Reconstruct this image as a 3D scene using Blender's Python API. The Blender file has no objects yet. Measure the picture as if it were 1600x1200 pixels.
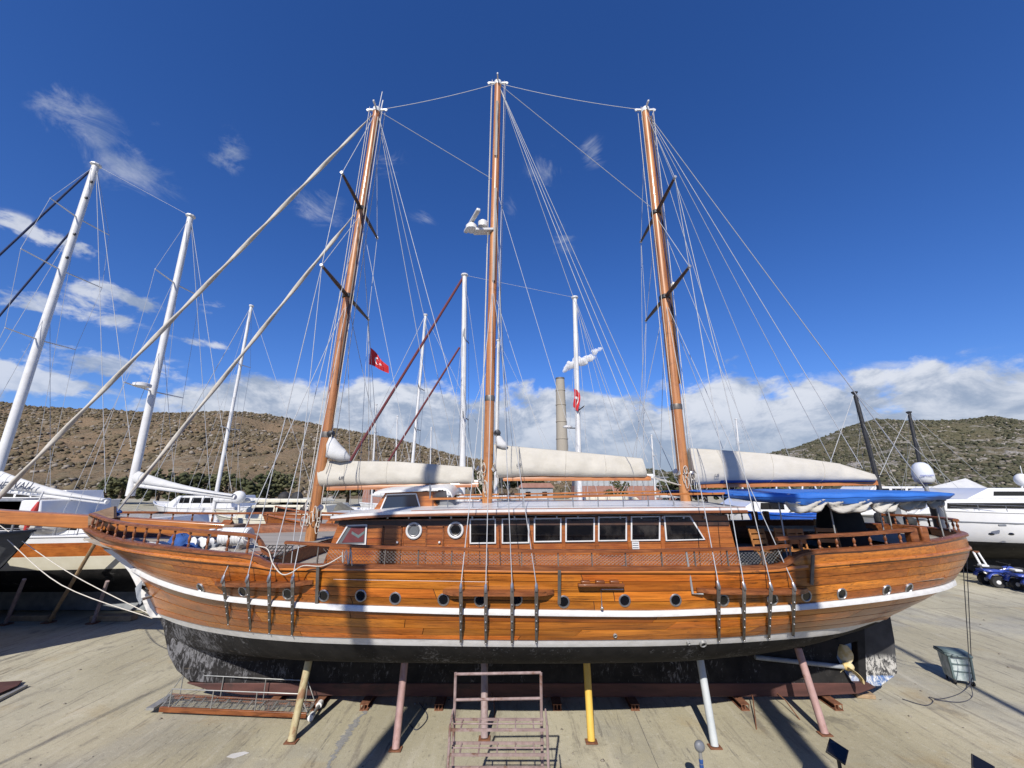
import bpy, math, random
import numpy as np
from mathutils import Vector, Matrix
random.seed(7); np.random.seed(7)
R = math.radians
scene = bpy.context.scene
col = scene.collection

# ------------------------------------------------------------------ camera
F = 610.0                 # focal length in pixels of a 1600 px wide picture
PITCH = R(14.7)
CP, SP = math.cos(PITCH), math.sin(PITCH)
H = 5.0                   # eye height above the yard
cam = bpy.data.objects.new('camera', bpy.data.cameras.new('camera'))
col.objects.link(cam)
cam.location = (0, 0, H); cam.rotation_euler = (R(90) + PITCH, 0, 0)
cam.data.sensor_width = 36; cam.data.lens = F / 1600 * 36
cam.data.clip_start = 0.05; cam.data.clip_end = 6000
scene.camera = cam

# ------------------------------------------------------------------ light
SUN_EL, SUN_AZ = R(39), R(11)      # light travels towards +Y, 11 deg to the right
travel = Vector((math.sin(SUN_AZ) * math.cos(SUN_EL), math.cos(SUN_AZ) * math.cos(SUN_EL), -math.sin(SUN_EL)))
sun = bpy.data.objects.new('sun', bpy.data.lights.new('sun', 'SUN'))
col.objects.link(sun)
sun.rotation_euler = travel.to_track_quat('-Z', 'Y').to_euler()
sun.data.energy = 5.0; sun.data.angle = R(0.53); sun.data.color = (1.0, 0.945, 0.86)
vs = scene.view_settings
vs.view_transform = 'Standard'; vs.look = 'None'; vs.gamma = 1.0; vs.exposure = 0.32
vs.use_curve_mapping = False

def W(px, py, Y):
    """photo pixel at ground distance Y -> world point"""
    dx = (px - 800) / F; dy = (600 - py) / F
    t = Y / (CP - dy * SP)
    return Vector((dx * t, Y, H + (dy * CP + SP) * t))
def G(px, py, z=0.0):
    dx = (px - 800) / F; dy = (600 - py) / F
    t = (z - H) / (dy * CP + SP)
    return Vector((dx * t, (CP - dy * SP) * t, z))
def proj(x, y, z):
    dep = y * CP + (z - H) * SP
    up = (z - H) * CP - y * SP
    return 800 + F * x / dep, 600 - F * up / dep
def azel(px, py):
    d = W(px, py, 1.0) - Vector((0, 0, H))
    return math.atan2(d.x, d.y), math.atan2(d.z, math.hypot(d.x, d.y))

# ------------------------------------------------------------------ node helpers
class NT:
    def __init__(s, tree): s.t = tree; s.n = tree.nodes; s.l = tree.links
    def new(s, typ, **kw):
        n = s.n.new(typ)
        for k, v in kw.items(): setattr(n, k, v)
        return n
    def put(s, sock, v):
        if v is None: return
        if isinstance(v, bpy.types.NodeSocket): s.l.new(v, sock)
        else: sock.default_value = v
    def m(s, op, a, b=None, c=None, clamp=False):
        n = s.new('ShaderNodeMath', operation=op, use_clamp=clamp)
        for i, v in enumerate((a, b, c)):
            if v is not None: s.put(n.inputs[i], v)
        return n.outputs[0]
    def vm(s, op, a, b=None):
        n = s.new('ShaderNodeVectorMath', operation=op)
        s.put(n.inputs[0], a)
        if b is not None: s.put(n.inputs[1], b)
        return n.outputs[0]
    def noise(s, vec, scale, detail=5, rough=.55, dist=0, dim='3D'):
        n = s.new('ShaderNodeTexNoise', noise_dimensions=dim)
        s.put(n.inputs['Vector'], vec); n.inputs['Scale'].default_value = scale
        n.inputs['Detail'].default_value = detail; n.inputs['Roughness'].default_value = rough
        n.inputs['Distortion'].default_value = dist
        return n.outputs[0]
    def ramp(s, f, stops):
        n = s.new('ShaderNodeValToRGB'); s.put(n.inputs[0], f)
        e = n.color_ramp.elements
        while len(e) < len(stops): e.new(0.5)
        for i, (p, c) in enumerate(stops):
            e[i].position = p
            e[i].color = (c, c, c, 1) if isinstance(c, (int, float)) else (*c, 1)
        return n.outputs[0]
    def mix(s, f, a, b, typ='MIX'):
        n = s.new('ShaderNodeMix', data_type='RGBA', blend_type=typ)
        s.put(n.inputs['Factor'], f)
        for k, v in ((6, a), (7, b)):
            if isinstance(v, tuple) and len(v) == 3: v = (*v, 1)
            s.put(n.inputs[k], v)
        return n.outputs[2]
    def sstep(s, x, a, b):
        n = s.new('ShaderNodeMapRange', interpolation_type='SMOOTHSTEP')
        s.put(n.inputs[0], x); s.put(n.inputs[1], a); s.put(n.inputs[2], b)
        return n.outputs[0]
    def mapping(s, vec, scale=(1, 1, 1), loc=None, rot=None):
        n = s.new('ShaderNodeMapping'); s.put(n.inputs[0], vec)
        n.inputs['Scale'].default_value = scale
        if loc is not None: s.put(n.inputs['Location'], loc)
        if rot is not None: n.inputs['Rotation'].default_value = rot
        return n.outputs[0]
    def bump(s, h, strength=.3, dist=.02):
        n = s.new('ShaderNodeBump'); s.put(n.inputs['Height'], h)
        n.inputs['Strength'].default_value = strength; n.inputs['Distance'].default_value = dist
        return n.outputs[0]

# ------------------------------------------------------------------ sky
world = bpy.data.worlds.new('World'); scene.world = world; world.use_nodes = True
def make_sky():
    t = NT(world.node_tree); t.n.clear()
    out = t.new('ShaderNodeOutputWorld'); bg = t.new('ShaderNodeBackground')
    t.l.new(bg.outputs[0], out.inputs[0]); bg.inputs[1].default_value = 0.08
    sky = t.new('ShaderNodeTexSky', sky_type='NISHITA')
    sky.sun_disc = False; sky.sun_elevation = SUN_EL
    sky.sun_rotation = math.pi + SUN_AZ
    sky.altitude = 0; sky.air_density = 1.0; sky.dust_density = 0.35; sky.ozone_density = 4.0
    hs = t.new('ShaderNodeHueSaturation')
    hs.inputs['Saturation'].default_value = 1.2; hs.inputs['Value'].default_value = 1.35
    t.l.new(sky.outputs[0], hs.inputs['Color'])
    skyc = t.mix(1.0, hs.outputs[0], (.66, .73, 1.05), 'MULTIPLY')
    d = t.new('ShaderNodeTexCoord').outputs['Generated']
    sp = t.new('ShaderNodeSeparateXYZ'); t.l.new(d, sp.inputs[0])
    x, y, z = sp.outputs
    az = t.m('ARCTAN2', x, y)
    el = t.m('ARCSINE', z)
    # cumulus bank: its top rises and falls with slow noise, puffs with fast noise
    cv = t.new('ShaderNodeCombineXYZ')
    t.put(cv.inputs[0], t.m('MULTIPLY', az, 1.0)); t.put(cv.inputs[1], t.m('MULTIPLY', el, 1.7)); cv.inputs[2].default_value = 3.7
    puff = t.noise(cv.outputs[0], 6.5, 9, .58, .25)
    puff2 = t.noise(cv.outputs[0], 13.0, 9, .6, .3)
    slow = t.noise(cv.outputs[0], 1.9, 2, .5)
    wisp = t.noise(t.mapping(cv.outputs[0], (1, 1.1, 1), (2.3, .4, 5)), 9.0, 9, .66, .9)
    top = t.m('ADD', 0.246, t.m('MULTIPLY', t.m('SUBTRACT', slow, .5), .20))
    top = t.m('SUBTRACT', top, t.m('MULTIPLY', t.m('POWER', t.m('ABSOLUTE', az), 2), .05))
    top = t.m('SUBTRACT', top, t.m('MULTIPLY', t.sstep(az, -.62, -.82), .11))
    h = t.m('DIVIDE', t.m('SUBTRACT', top, el), .060)          # >0 inside the bank
    dens = t.m('ADD', h, t.m('MULTIPLY', t.m('SUBTRACT', puff, .5), 5.2))
    bank = t.sstep(dens, -.1, .6)
    # scattered puffs and wisps, each a soft patch of sky broken up by noise
    blobs = [(45, 360, .11, .022, .9), (60, 470, .13, .03, .8), (30, 580, .13, .05, 1.2), (185, 465, .075, .03, 1.0),
             (150, 495, .08, .02, .8), (320, 535, .09, .018, .6), (330, 480, .05, .02, .5), (180, 570, .11, .04, 1.0)]
    wisps = [(140, 200, .10, .07, .85), (205, 265, .12, .06, .9), (355, 245, .05, .07, .75), (500, 325, .10, .06, .7),
             (600, 250, .09, .05, .55), (660, 340, .06, .04, .45), (850, 270, .10, .06, .75), (925, 238, .05, .04, .8),
             (878, 375, .05, .06, .75), (800, 320, .05, .05, .35), (1390, 572, .14, .016, 1.0), (1330, 590, .12, .02, 1.0),
             (240, 195, .02, .02, .5)]
    def patches(lst):
        tot = None
        for px, py, ra, re, w in lst:
            a, e = azel(px, py)
            qa = t.m('POWER', t.m('DIVIDE', t.m('ABSOLUTE', t.m('SUBTRACT', az, a)), ra * .75), 2)
            qe = t.m('POWER', t.m('DIVIDE', t.m('ABSOLUTE', t.m('SUBTRACT', el, e)), re * .75), 2)
            g = t.m('MULTIPLY', t.m('EXPONENT', t.m('MULTIPLY', t.m('ADD', qa, qe), -1.0)), w)
            tot = g if tot is None else t.m('MAXIMUM', tot, g)
        return tot
    bp = patches(blobs)
    pb = t.m('MULTIPLY', t.sstep(t.m('ADD', bp, t.m('MULTIPLY', t.m('SUBTRACT', puff2, .5), 4.0)), .30, .95), t.sstep(bp, .06, .4))
    wp = patches(wisps)
    pw = t.m('MULTIPLY', t.m('MULTIPLY', t.sstep(t.m('ADD', wp, t.m('MULTIPLY', t.m('SUBTRACT', wisp, .5), 2.6)), .30, 1.25), t.sstep(wp, .08, .5)), .5)
    pb = t.m('MULTIPLY', pb, .8)
    cov = t.m('MAXIMUM', t.m('MAXIMUM', t.m('MULTIPLY', bank, .93), pb), pw)
    # billows: light on the sunlit crowns, blue-grey in the bellies
    lit = t.m('MULTIPLY', t.sstep(t.noise(t.mapping(cv.outputs[0], (1, 1, 1), (0, .035, 0)), 7.5, 9, .62, .3), .38, .60),
              t.sstep(el, -.02, .20))
    ccol = t.mix(lit, (3.4, 4.1, 5.3), (7.6, 7.9, 8.5))
    fin = t.mix(cov, skyc, ccol)
    t.l.new(fin, bg.inputs[0])
make_sky()
world.cycles.sampling_method = 'MANUAL'; world.cycles.sample_map_resolution = 512

# ------------------------------------------------------------------ materials
MATS = {}
def pm(name, c1, c2=None, sc=3.0, st=(1, 1, 1), rough=.5, metal=0.0, bump=0.0, rnd=0.0, coat=0.0, lo=.32, hi=.68, det=6,
       extra=None, bdist=.01, spec=None, hue=0.0):
    m = bpy.data.materials.new(name); m.use_nodes = True
    t = NT(m.node_tree); b = t.n['Principled BSDF']
    geo = t.new('ShaderNodeNewGeometry'); oi = t.new('ShaderNodeObjectInfo')
    off = t.new('ShaderNodeCombineXYZ')
    r31 = t.m('MULTIPLY', oi.outputs['Random'], 37.0)
    t.put(off.inputs[0], r31); t.put(off.inputs[1], t.m('MULTIPLY', r31, 1.7)); t.put(off.inputs[2], t.m('MULTIPLY', r31, .6))
    vec = t.mapping(geo.outputs['Position'], st)
    if rnd: vec = t.vm('ADD', vec, off.outputs[0])
    n = t.noise(vec, sc, det, .6)
    KA = .84                      # keeps base colours in their real range at this exposure
    c = t.ramp(n, [(lo, tuple(v * KA for v in c1)), (hi, tuple(v * KA for v in (c2 or c1)))])
    if rnd:
        h = t.new('ShaderNodeHueSaturation'); t.put(h.inputs['Color'], c)
        t.put(h.inputs['Value'], t.m('ADD', 1 - rnd / 2, t.m('MULTIPLY', oi.outputs['Random'], rnd)))
        if hue:
            rr = t.m('FRACT', t.m('MULTIPLY', oi.outputs['Random'], 91.7))
            t.put(h.inputs['Hue'], t.m('ADD', .5 - hue / 2, t.m('MULTIPLY', rr, hue)))
        c = h.outputs[0]
    if extra: c = extra(t, geo.outputs['Position'], c, b)
    t.put(b.inputs['Base Color'], c)
    b.inputs['Roughness'].default_value = rough; b.inputs['Metallic'].default_value = metal
    b.inputs['Coat Weight'].default_value = coat; b.inputs['Coat Roughness'].default_value = .12
    if spec is not None: b.inputs['Specular IOR Level'].default_value = spec
    if bump: t.put(b.inputs['Normal'], t.bump(n, bump, bdist))
    MATS[name] = m
    return m
def grain(dark=.55, sx=.5, sz=34, amt=.75, stain=0.0, axis=0):
    """long dark grain lines and weather stains over a board"""
    def f(t, pos, c, b):
        s = [sz, sz, sz]; s[axis] = sx
        g = t.noise(t.mapping(pos, tuple(s)), 1.0, 6, .7, .4)
        k = t.ramp(g, [(.34, dark), (.56, 1.0)])
        c = t.mix(amt, c, t.mix(1.0, c, k, 'MULTIPLY'))
        if stain:
            s3 = [46, 46, 46]; s3[axis] = .7
            ck = t.noise(t.mapping(pos, tuple(s3)), 1.0, 5, .75, .3); wear = t.noise(pos, .8, 4, .6)
            c = t.mix(t.m('MULTIPLY', t.sstep(t.m('ADD', ck, t.m('MULTIPLY', t.m('SUBTRACT', wear, .5), .35)), .575, .67), .85), c, (.030, .012, .005))
            s2 = t.noise(t.mapping(pos, (.9, .9, 2.2)), 1.6, 7, .68)
            c = t.mix(t.m('MULTIPLY', t.sstep(s2, .55, .72), stain), c, (.10, .035, .012))
        return c
    return f
def scratches(colr, sx, sz, lo, hi, amt, sc=1.0):
    def f(t, pos, c, b):
        n = t.noise(t.mapping(pos, (sx, sx, sz)), sc, 9, .74, .6)
        big = t.noise(pos, .6, 3, .5)
        k = t.m('MULTIPLY', t.sstep(t.m('ADD', n, t.m('MULTIPLY', t.m('SUBTRACT', big, .5), .5)), lo, hi), amt)
        return t.mix(k, c, colr)
    return f

pm('hull_wood', (.37, .100, .010), (.64, .208, .024), 2.2, (.35, .35, 4), .34, rnd=.62, coat=.25, bump=.12, extra=grain(.42, .45, 30, .8, .5), hue=.012)
pm('seam', (.05, .02, .008), (.09, .035, .012), 3, rough=.8)
pm('rail_wood', (.155, .046, .015), (.31, .108, .035), 5, (.5, 3, 3), .42, rnd=.25, coat=.12, spec=.35, extra=grain(.45, .5, 26, .7, .45))
pm('grey_wood', (.16, .10, .06), (.30, .20, .13), 6, (.5, 4, 4), .75, rnd=.3, extra=grain(.5, .5, 30, .7))
pm('spar_wood', (.36, .115, .022), (.52, .19, .042), 2, (.5, .5, .5), .36, rnd=.15, coat=.4, extra=grain(.5, .35, 24, .7, .5))
pm('mast_wood', (.34, .118, .032), (.60, .265, .09), 1.3, (4, 4, .35), .42, rnd=.12, coat=.25, extra=grain(.45, .25, 26, .75, .6, 2), bump=.1)
pm('cabin_wood', (.27, .068, .016), (.48, .160, .034), 1.6, (.8, .8, 2), .36, rnd=.22, coat=.35, extra=grain(.5, .5, 30, .75, .5))
pm('chair_wood', (.33, .13, .035), (.45, .2, .06), 4, (1, 1, 1), .5, rnd=.2, extra=grain(.5, 1, 40, .6))
pm('spreader_wood', (.035, .018, .012), (.075, .034, .02), 4, (2, 2, 2), .5)
pm('deck_teak', (.30, .27, .23), (.42, .38, .33), 3, (.3, 6, 1), .8, extra=grain(.5, .2, 16, .8))
pm('white_paint', (.62, .61, .59), (.72, .72, .71), 3, (1, 1, 1), .35, rnd=.06, coat=.15)
pm('white_worn', (.58, .57, .54), (.72, .71, .69), 5, (1, 1, 2), .5, extra=scratches((.16, .14, .12), .8, 9, .63, .74, .7))
pm('gelcoat', (.68, .68, .675), (.75, .75, .75), 1.0, (1, 1, 1), .18, rnd=.04, coat=.5)
pm('cream_paint', (.62, .58, .45), (.70, .67, .55), 2, (1, 1, 1), .45, extra=scratches((.2, .17, .12), .7, 5, .62, .78, .5))
pm('bottom_black', (.012, .012, .013), (.03, .029, .029), 3, (1, 1, 1), .7, bump=.15,
   extra=scratches((.30, .29, .28), 5.0, 2.0, .60, .82, .62), spec=.15)
def forefoot(t, pos, c, b):
    sp = t.new('ShaderNodeSeparateXYZ'); t.l.new(pos, sp.inputs[0])
    n = t.noise(t.mapping(pos, (6, 6, 2.6)), 2.4, 10, .76, .9)
    big = t.noise(pos, 1.4, 4, .6)
    fade = t.sstep(sp.outputs[0], -4.4, -8.2)
    k = t.sstep(t.m('ADD', t.m('ADD', n, t.m('MULTIPLY', fade, .13)), t.m('MULTIPLY', t.m('SUBTRACT', big, .5), .5)), .57, .72)
    c = t.mix(t.m('MULTIPLY', k, .75), c, (.19, .19, .20))
    pale = t.m('MULTIPLY', t.sstep(t.noise(t.mapping(pos, (.7, .7, 10)), 1.3, 6, .6), .66, .74), t.sstep(sp.outputs[2], 1.75, 1.45))
    return t.mix(t.m('MULTIPLY', pale, .30), c, (.30, .24, .16))
pm('bottom_scraped', (.014, .014, .015), (.034, .032, .031), 3, (1, 1, 1), .8, bump=.2, extra=forefoot, spec=.12)
pm('keel_shoe', (.06, .022, .018), (.11, .043, .034), 3, (.5, 1, 3), .75, extra=scratches((.03, .018, .015), 1.5, 4, .55, .7, .8))
def rudder_x(t, pos, c, b):
    sp = t.new('ShaderNodeSeparateXYZ'); t.l.new(pos, sp.inputs[0])
    n = t.noise(t.mapping(pos, (5, 5, 3)), 2.0, 9, .75, .6)
    zlow = t.sstep(sp.outputs[2], 1.02, .86)
    c = t.mix(t.m('MULTIPLY', t.sstep(n, .44, .56), zlow), c, (.42, .41, .38))
    zb = t.sstep(t.m('ADD', sp.outputs[2], t.m('MULTIPLY', n, .12)), .60, .56)
    c = t.mix(zb, c, t.mix(t.sstep(n, .42, .60), (.06, .13, .30), (.62, .62, .6)))
    return c
pm('rudder_paint', (.018, .018, .02), (.05, .05, .053), 3, rough=.7, extra=rudder_x)
pm('prop_bronze', (.60, .44, .17), (.72, .62, .38), 7, (1, 1, 1), .6, lo=.4, hi=.6)
pm('steel', (.40, .39, .38), (.54, .53, .52), 6, (1, 1, 1), .38, metal=.9)
pm('strap_steel', (.13, .115, .10), (.24, .215, .19), 9, (1, 1, .5), .5, metal=.55, rnd=.2)
pm('dark_metal', (.02, .02, .022), (.05, .05, .052), 6, rough=.5, metal=.3)
pm('rope', (.48, .44, .37), (.66, .62, .55), 30, rough=.9, rnd=.15)
pm('wire', (.36, .37, .38), (.46, .47, .48), 10, rough=.6)
pm('dark_rope', (.03, .035, .05), (.06, .06, .08), 30, rough=.9)
pm('red_sailcloth', (.10, .02, .024), (.15, .03, .034), 9, rough=.8)
pm('navy_cloth', (.012, .022, .07), (.025, .04, .11), 9, rough=.85)
pm('furled_sail', (.44, .40, .34), (.58, .545, .48), 4, (1, 1, 1), .85, bump=.3)
pm('canvas', (.44, .41, .345), (.52, .49, .425), 2.2, (.8, 1, 1.4), .85, rnd=.05, bump=.45, bdist=.05)
pm('white_canvas', (.50, .50, .49), (.60, .60, .59), 2, (1, 1, 1), .8, bump=.1)
pm('grey_canvas', (.40, .375, .33), (.52, .495, .45), 2.5, (1, 1, 1), .85, bump=.2)
pm('blue_tarp', (.018, .115, .44), (.035, .17, .56), 2.6, (.5, 1, 1), .55, bump=.5, bdist=.05)
pm('blue_gelcoat', (.012, .075, .36), (.02, .10, .44), 2, (1, 1, 1), .25, coat=.4)
pm('blue_plastic', (.03, .06, .30), (.045, .09, .40), 5, rough=.35, coat=.3)
pm('blue_cloth', (.015, .06, .22), (.03, .10, .32), 8, rough=.9)
pm('black_rubber', (.012, .012, .013), (.03, .03, .03), 8, rough=.75)
pm('black_cloth', (.010, .010, .011), (.022, .022, .023), 5, rough=.9)
pm('charcoal_hull', (.030, .034, .040), (.055, .06, .068), 1.5, (1, 1, 3), .65, extra=scratches((.12, .12, .12), 2, 3, .6, .8, .5))
pm('grey_primer', (.22, .24, .26), (.34, .36, .38), 4, (1, 1, 1), .8, extra=scratches((.10, .11, .12), 2, 4, .5, .7, .6))
pm('plastic_white', (.68, .68, .66), (.78, .78, .77), 4, rough=.4)
pm('plastic_grey', (.12, .13, .145), (.19, .20, .22), 5, rough=.5)
pm('bin_green', (.07, .105, .108), (.14, .19, .19), 4, (1, 1, 1), .55)
pm('bin_worn', (.24, .31, .31), (.52, .58, .57), 5, (2, 2, 1), .6, lo=.38, hi=.6)
pm('rust', (.12, .045, .02), (.24, .10, .05), 12, rough=.85, bump=.2)
pm('stand_cream', (.40, .34, .18), (.52, .46, .28), 7, (1, 1, .6), .65, extra=scratches((.20, .08, .035), 3, 2, .50, .66, .85))
pm('stand_pink', (.36, .215, .195), (.47, .31, .29), 7, (1, 1, .6), .65, extra=scratches((.19, .08, .045), 3, 2, .53, .68, .8))
pm('stand_mauve', (.27, .20, .195), (.38, .30, .29), 7, (1, 1, .6), .65, extra=scratches((.15, .07, .045), 3, 2, .52, .68, .8))
pm('stand_yellow', (.66, .41, .06), (.76, .50, .10), 5, (1, 1, .6), .55, extra=scratches((.30, .17, .06), 3, 2, .66, .76, .6))
pm('stand_white', (.42, .46, .48), (.54, .57, .58), 6, (1, 1, .6), .6, extra=scratches((.2, .14, .1), 3, 2, .66, .76, .6))
pm('scaffold_paint', (.22, .15, .135), (.36, .27, .25), 9, (1, 1, 1), .75, extra=scratches((.13, .06, .035), 4, 4, .52, .66, .9))
pm('galvanised', (.30, .30, .29), (.42, .42, .40), 8, rough=.5, metal=.5)
pm('timber', (.30, .20, .11), (.42, .30, .18), 6, (1, 1, 1), .8, extra=grain(.5, .6, 30, .6))
pm('red_plastic', (.45, .025, .02), (.58, .05, .04), 5, rough=.55)
pm('chimney_concrete', (.30, .27, .22), (.37, .335, .275), .06, (1, 1, .4), .9)
pm('sheet_metal', (.30, .32, .34), (.40, .42, .43), 1, rough=.5)
pm('brick_red', (.25, .12, .09), (.32, .17, .13), 1, rough=.85)
pm('house_white', (.7, .68, .63), (.76, .74, .70), 1, rough=.8)
pm('trunk', (.08, .055, .035), (.14, .10, .07), 4, rough=.9)
pm('silver_domes', (.6, .62, .65), (.7, .72, .74), 3, rough=.25, coat=.4)
pm('flag_red', (.50, .012, .018), (.60, .02, .026), 6, rough=.8)
pm('flag_white', (.8, .8, .8), (.82, .82, .82), 6, rough=.8)
pm('ink', (.02, .025, .05), (.03, .04, .07), 6, rough=.7)
pm('olive_canvas', (.13, .12, .09), (.20, .19, .15), 3, rough=.9, bump=.2)

def glass_mat(name, colr, rough=.04, spec=.6):
    m = pm(name, colr, colr, 2, rough=rough); m.node_tree.nodes['Principled BSDF'].inputs['Specular IOR Level'].default_value = spec
    return m
glass_mat('dark_glass', (.008, .008, .009)); pm('cabin_glass', (.004, .004, .005), (.045, .040, .036), 2.4, (1, 1, .6), .05, rnd=.9, lo=.48, hi=.75); glass_mat('blue_glass', (.015, .03, .06), .02, .5)
glass_mat('grey_glass', (.13, .14, .15), .15)

def foliage(name, a, b_, rough=.85):
    m = bpy.data.materials.new(name); m.use_nodes = True
    t = NT(m.node_tree); b = t.n['Principled BSDF']
    g = t.new('ShaderNodeNewGeometry')
    big = t.noise(g.outputs['Position'], .02, 3, .5)
    f = t.m('ADD', t.m('MULTIPLY', g.outputs['Random Per Island'], .7), t.m('MULTIPLY', t.m('SUBTRACT', big, .35), 1.0))
    t.put(b.inputs['Base Color'], t.mix(f, tuple(v * .78 for v in a), tuple(v * .78 for v in b_))); b.inputs['Roughness'].default_value = rough
    b.inputs['Specular IOR Level'].default_value = .15
    MATS[name] = m
foliage('scrub_brown', (.085, .070, .042), (.21, .165, .10))
foliage('scrub_green', (.050, .054, .032), (.135, .128, .078))
foliage('leaf_dark', (.035, .042, .020), (.085, .09, .042))
foliage('leaf_mid', (.06, .064, .03), (.13, .13, .065))

def hill_mat(name, soil, soil2, rock, rockamt, green):
    m = bpy.data.materials.new(name); m.use_nodes = True
    t = NT(m.node_tree); b = t.n['Principled BSDF']
    pos = t.new('ShaderNodeNewGeometry').outputs['Position']
    n1 = t.noise(pos, .018, 6, .6); n2 = t.noise(pos, .12, 8, .7); n3 = t.noise(pos, .35, 4, .6)
    c = t.mix(t.sstep(n1, .35, .65), soil, soil2)
    c = t.mix(t.m('MULTIPLY', t.sstep(n2, .5, .62), .55), c, green)
    band = t.noise(t.mapping(pos, (.008, .02, .05)), 1.0, 5, .6)
    c = t.mix(t.m('MULTIPLY', t.sstep(t.m('ADD', t.m('MULTIPLY', n2, .6), t.m('MULTIPLY', band, .5)), .56, .66), rockamt), c, rock)
    c = t.mix(t.m('MULTIPLY', t.sstep(n3, .55, .68), .5), c, (.07, .06, .035))
    c = t.mix(1.0, c, (.76, .76, .76), 'MULTIPLY')
    t.put(b.inputs['Base Color'], c); b.inputs['Roughness'].default_value = .95; b.inputs['Specular IOR Level'].default_value = .1
    t.put(b.inputs['Normal'], t.bump(t.m('ADD', n2, t.m('MULTIPLY', n3, .5)), 1.0, 3.0))
    MATS[name] = m
hill_mat('hill_dry', (.26, .185, .115), (.19, .145, .092), (.36, .30, .22), .5, (.11, .10, .055))
hill_mat('hill_green', (.17, .145, .09), (.13, .12, .07), (.40, .37, .33), .9, (.075, .08, .04))

def ground_mat():
    m = bpy.data.materials.new('concrete'); m.use_nodes = True
    t = NT(m.node_tree); b = t.n['Principled BSDF']
    pos = t.new('ShaderNodeNewGeometry').outputs['Position']
    warp = t.noise(pos, .35, 3, .5)
    big = t.noise(pos, .16, 4, .55)
    str1 = t.noise(t.mapping(pos, (3.2, .35, 1), None, (0, 0, R(9))), 1.0, 8, .68, .5)
    str2 = t.noise(t.mapping(pos, (7.5, .8, 1), (3, 1, 0), (0, 0, R(-6))), 1.0, 7, .7, .8)
    sp = t.noise(pos, 9, 6, .7); fine = t.noise(pos, 60, 3, .6)
    c = t.mix(t.sstep(big, .35, .65), (.415, .377, .262), (.505, .467, .347))
    grey = t.sstep(t.noise(t.mapping(pos, (1, 1, 1), (4.2, 7.7, 0)), .23, 5, .6, .4), .50, .66)
    c = t.mix(t.m('MULTIPLY', grey, .85), c, (.34, .325, .27))
    c = t.mix(t.m('MULTIPLY', t.sstep(str1, .52, .66), .7), c, (.235, .21, .165))
    c = t.mix(t.m('MULTIPLY', t.sstep(str2, .56, .68), .85), c, (.20, .185, .155))
    c = t.mix(t.m('MULTIPLY', t.sstep(str1, .46, .32), .35), c, (.58, .54, .44))
    c = t.mix(t.m('MULTIPLY', t.sstep(sp, .56, .70), .6), c, (.17, .155, .13))
    c = t.mix(t.m('MULTIPLY', t.sstep(sp, .44, .32), .4), c, (.60, .57, .47))
    rustn = t.noise(t.mapping(pos, (1, 1, 1), (1.2, 2.5, 0)), .5, 5, .6)
    c = t.mix(t.m('MULTIPLY', t.sstep(rustn, .56, .72), .45), c, (.36, .25, .10))
    oil = t.noise(t.mapping(pos, (1, 1, 1), (8.2, 3.5, 0)), .75, 6, .65)
    c = t.mix(t.m('MULTIPLY', t.sstep(oil, .60, .72), .6), c, (.13, .12, .105))
    c = t.mix(.35, c, t.mix(1.0, c, t.ramp(fine, [(.3, .45), (.7, 1.35)]), 'MULTIPLY'))
    pat = t.noise(t.mapping(pos, (1, .6, 1), (2.2, 9.1, 0)), .28, 5, .6)
    c = t.mix(1.0, c, t.ramp(pat, [(.30, .66), (.62, .90)]), 'MULTIPLY')
    t.put(b.inputs['Base Color'], c); b.inputs['Roughness'].default_value = .88; b.inputs['Specular IOR Level'].default_value = .25
    hgt = t.m('ADD', t.m('ADD', t.m('MULTIPLY', str2, .8), sp), t.m('MULTIPLY', fine, .25))
    t.put(b.inputs['Normal'], t.bump(hgt, .35, .03))
    MATS['concrete'] = m
ground_mat()

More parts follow.
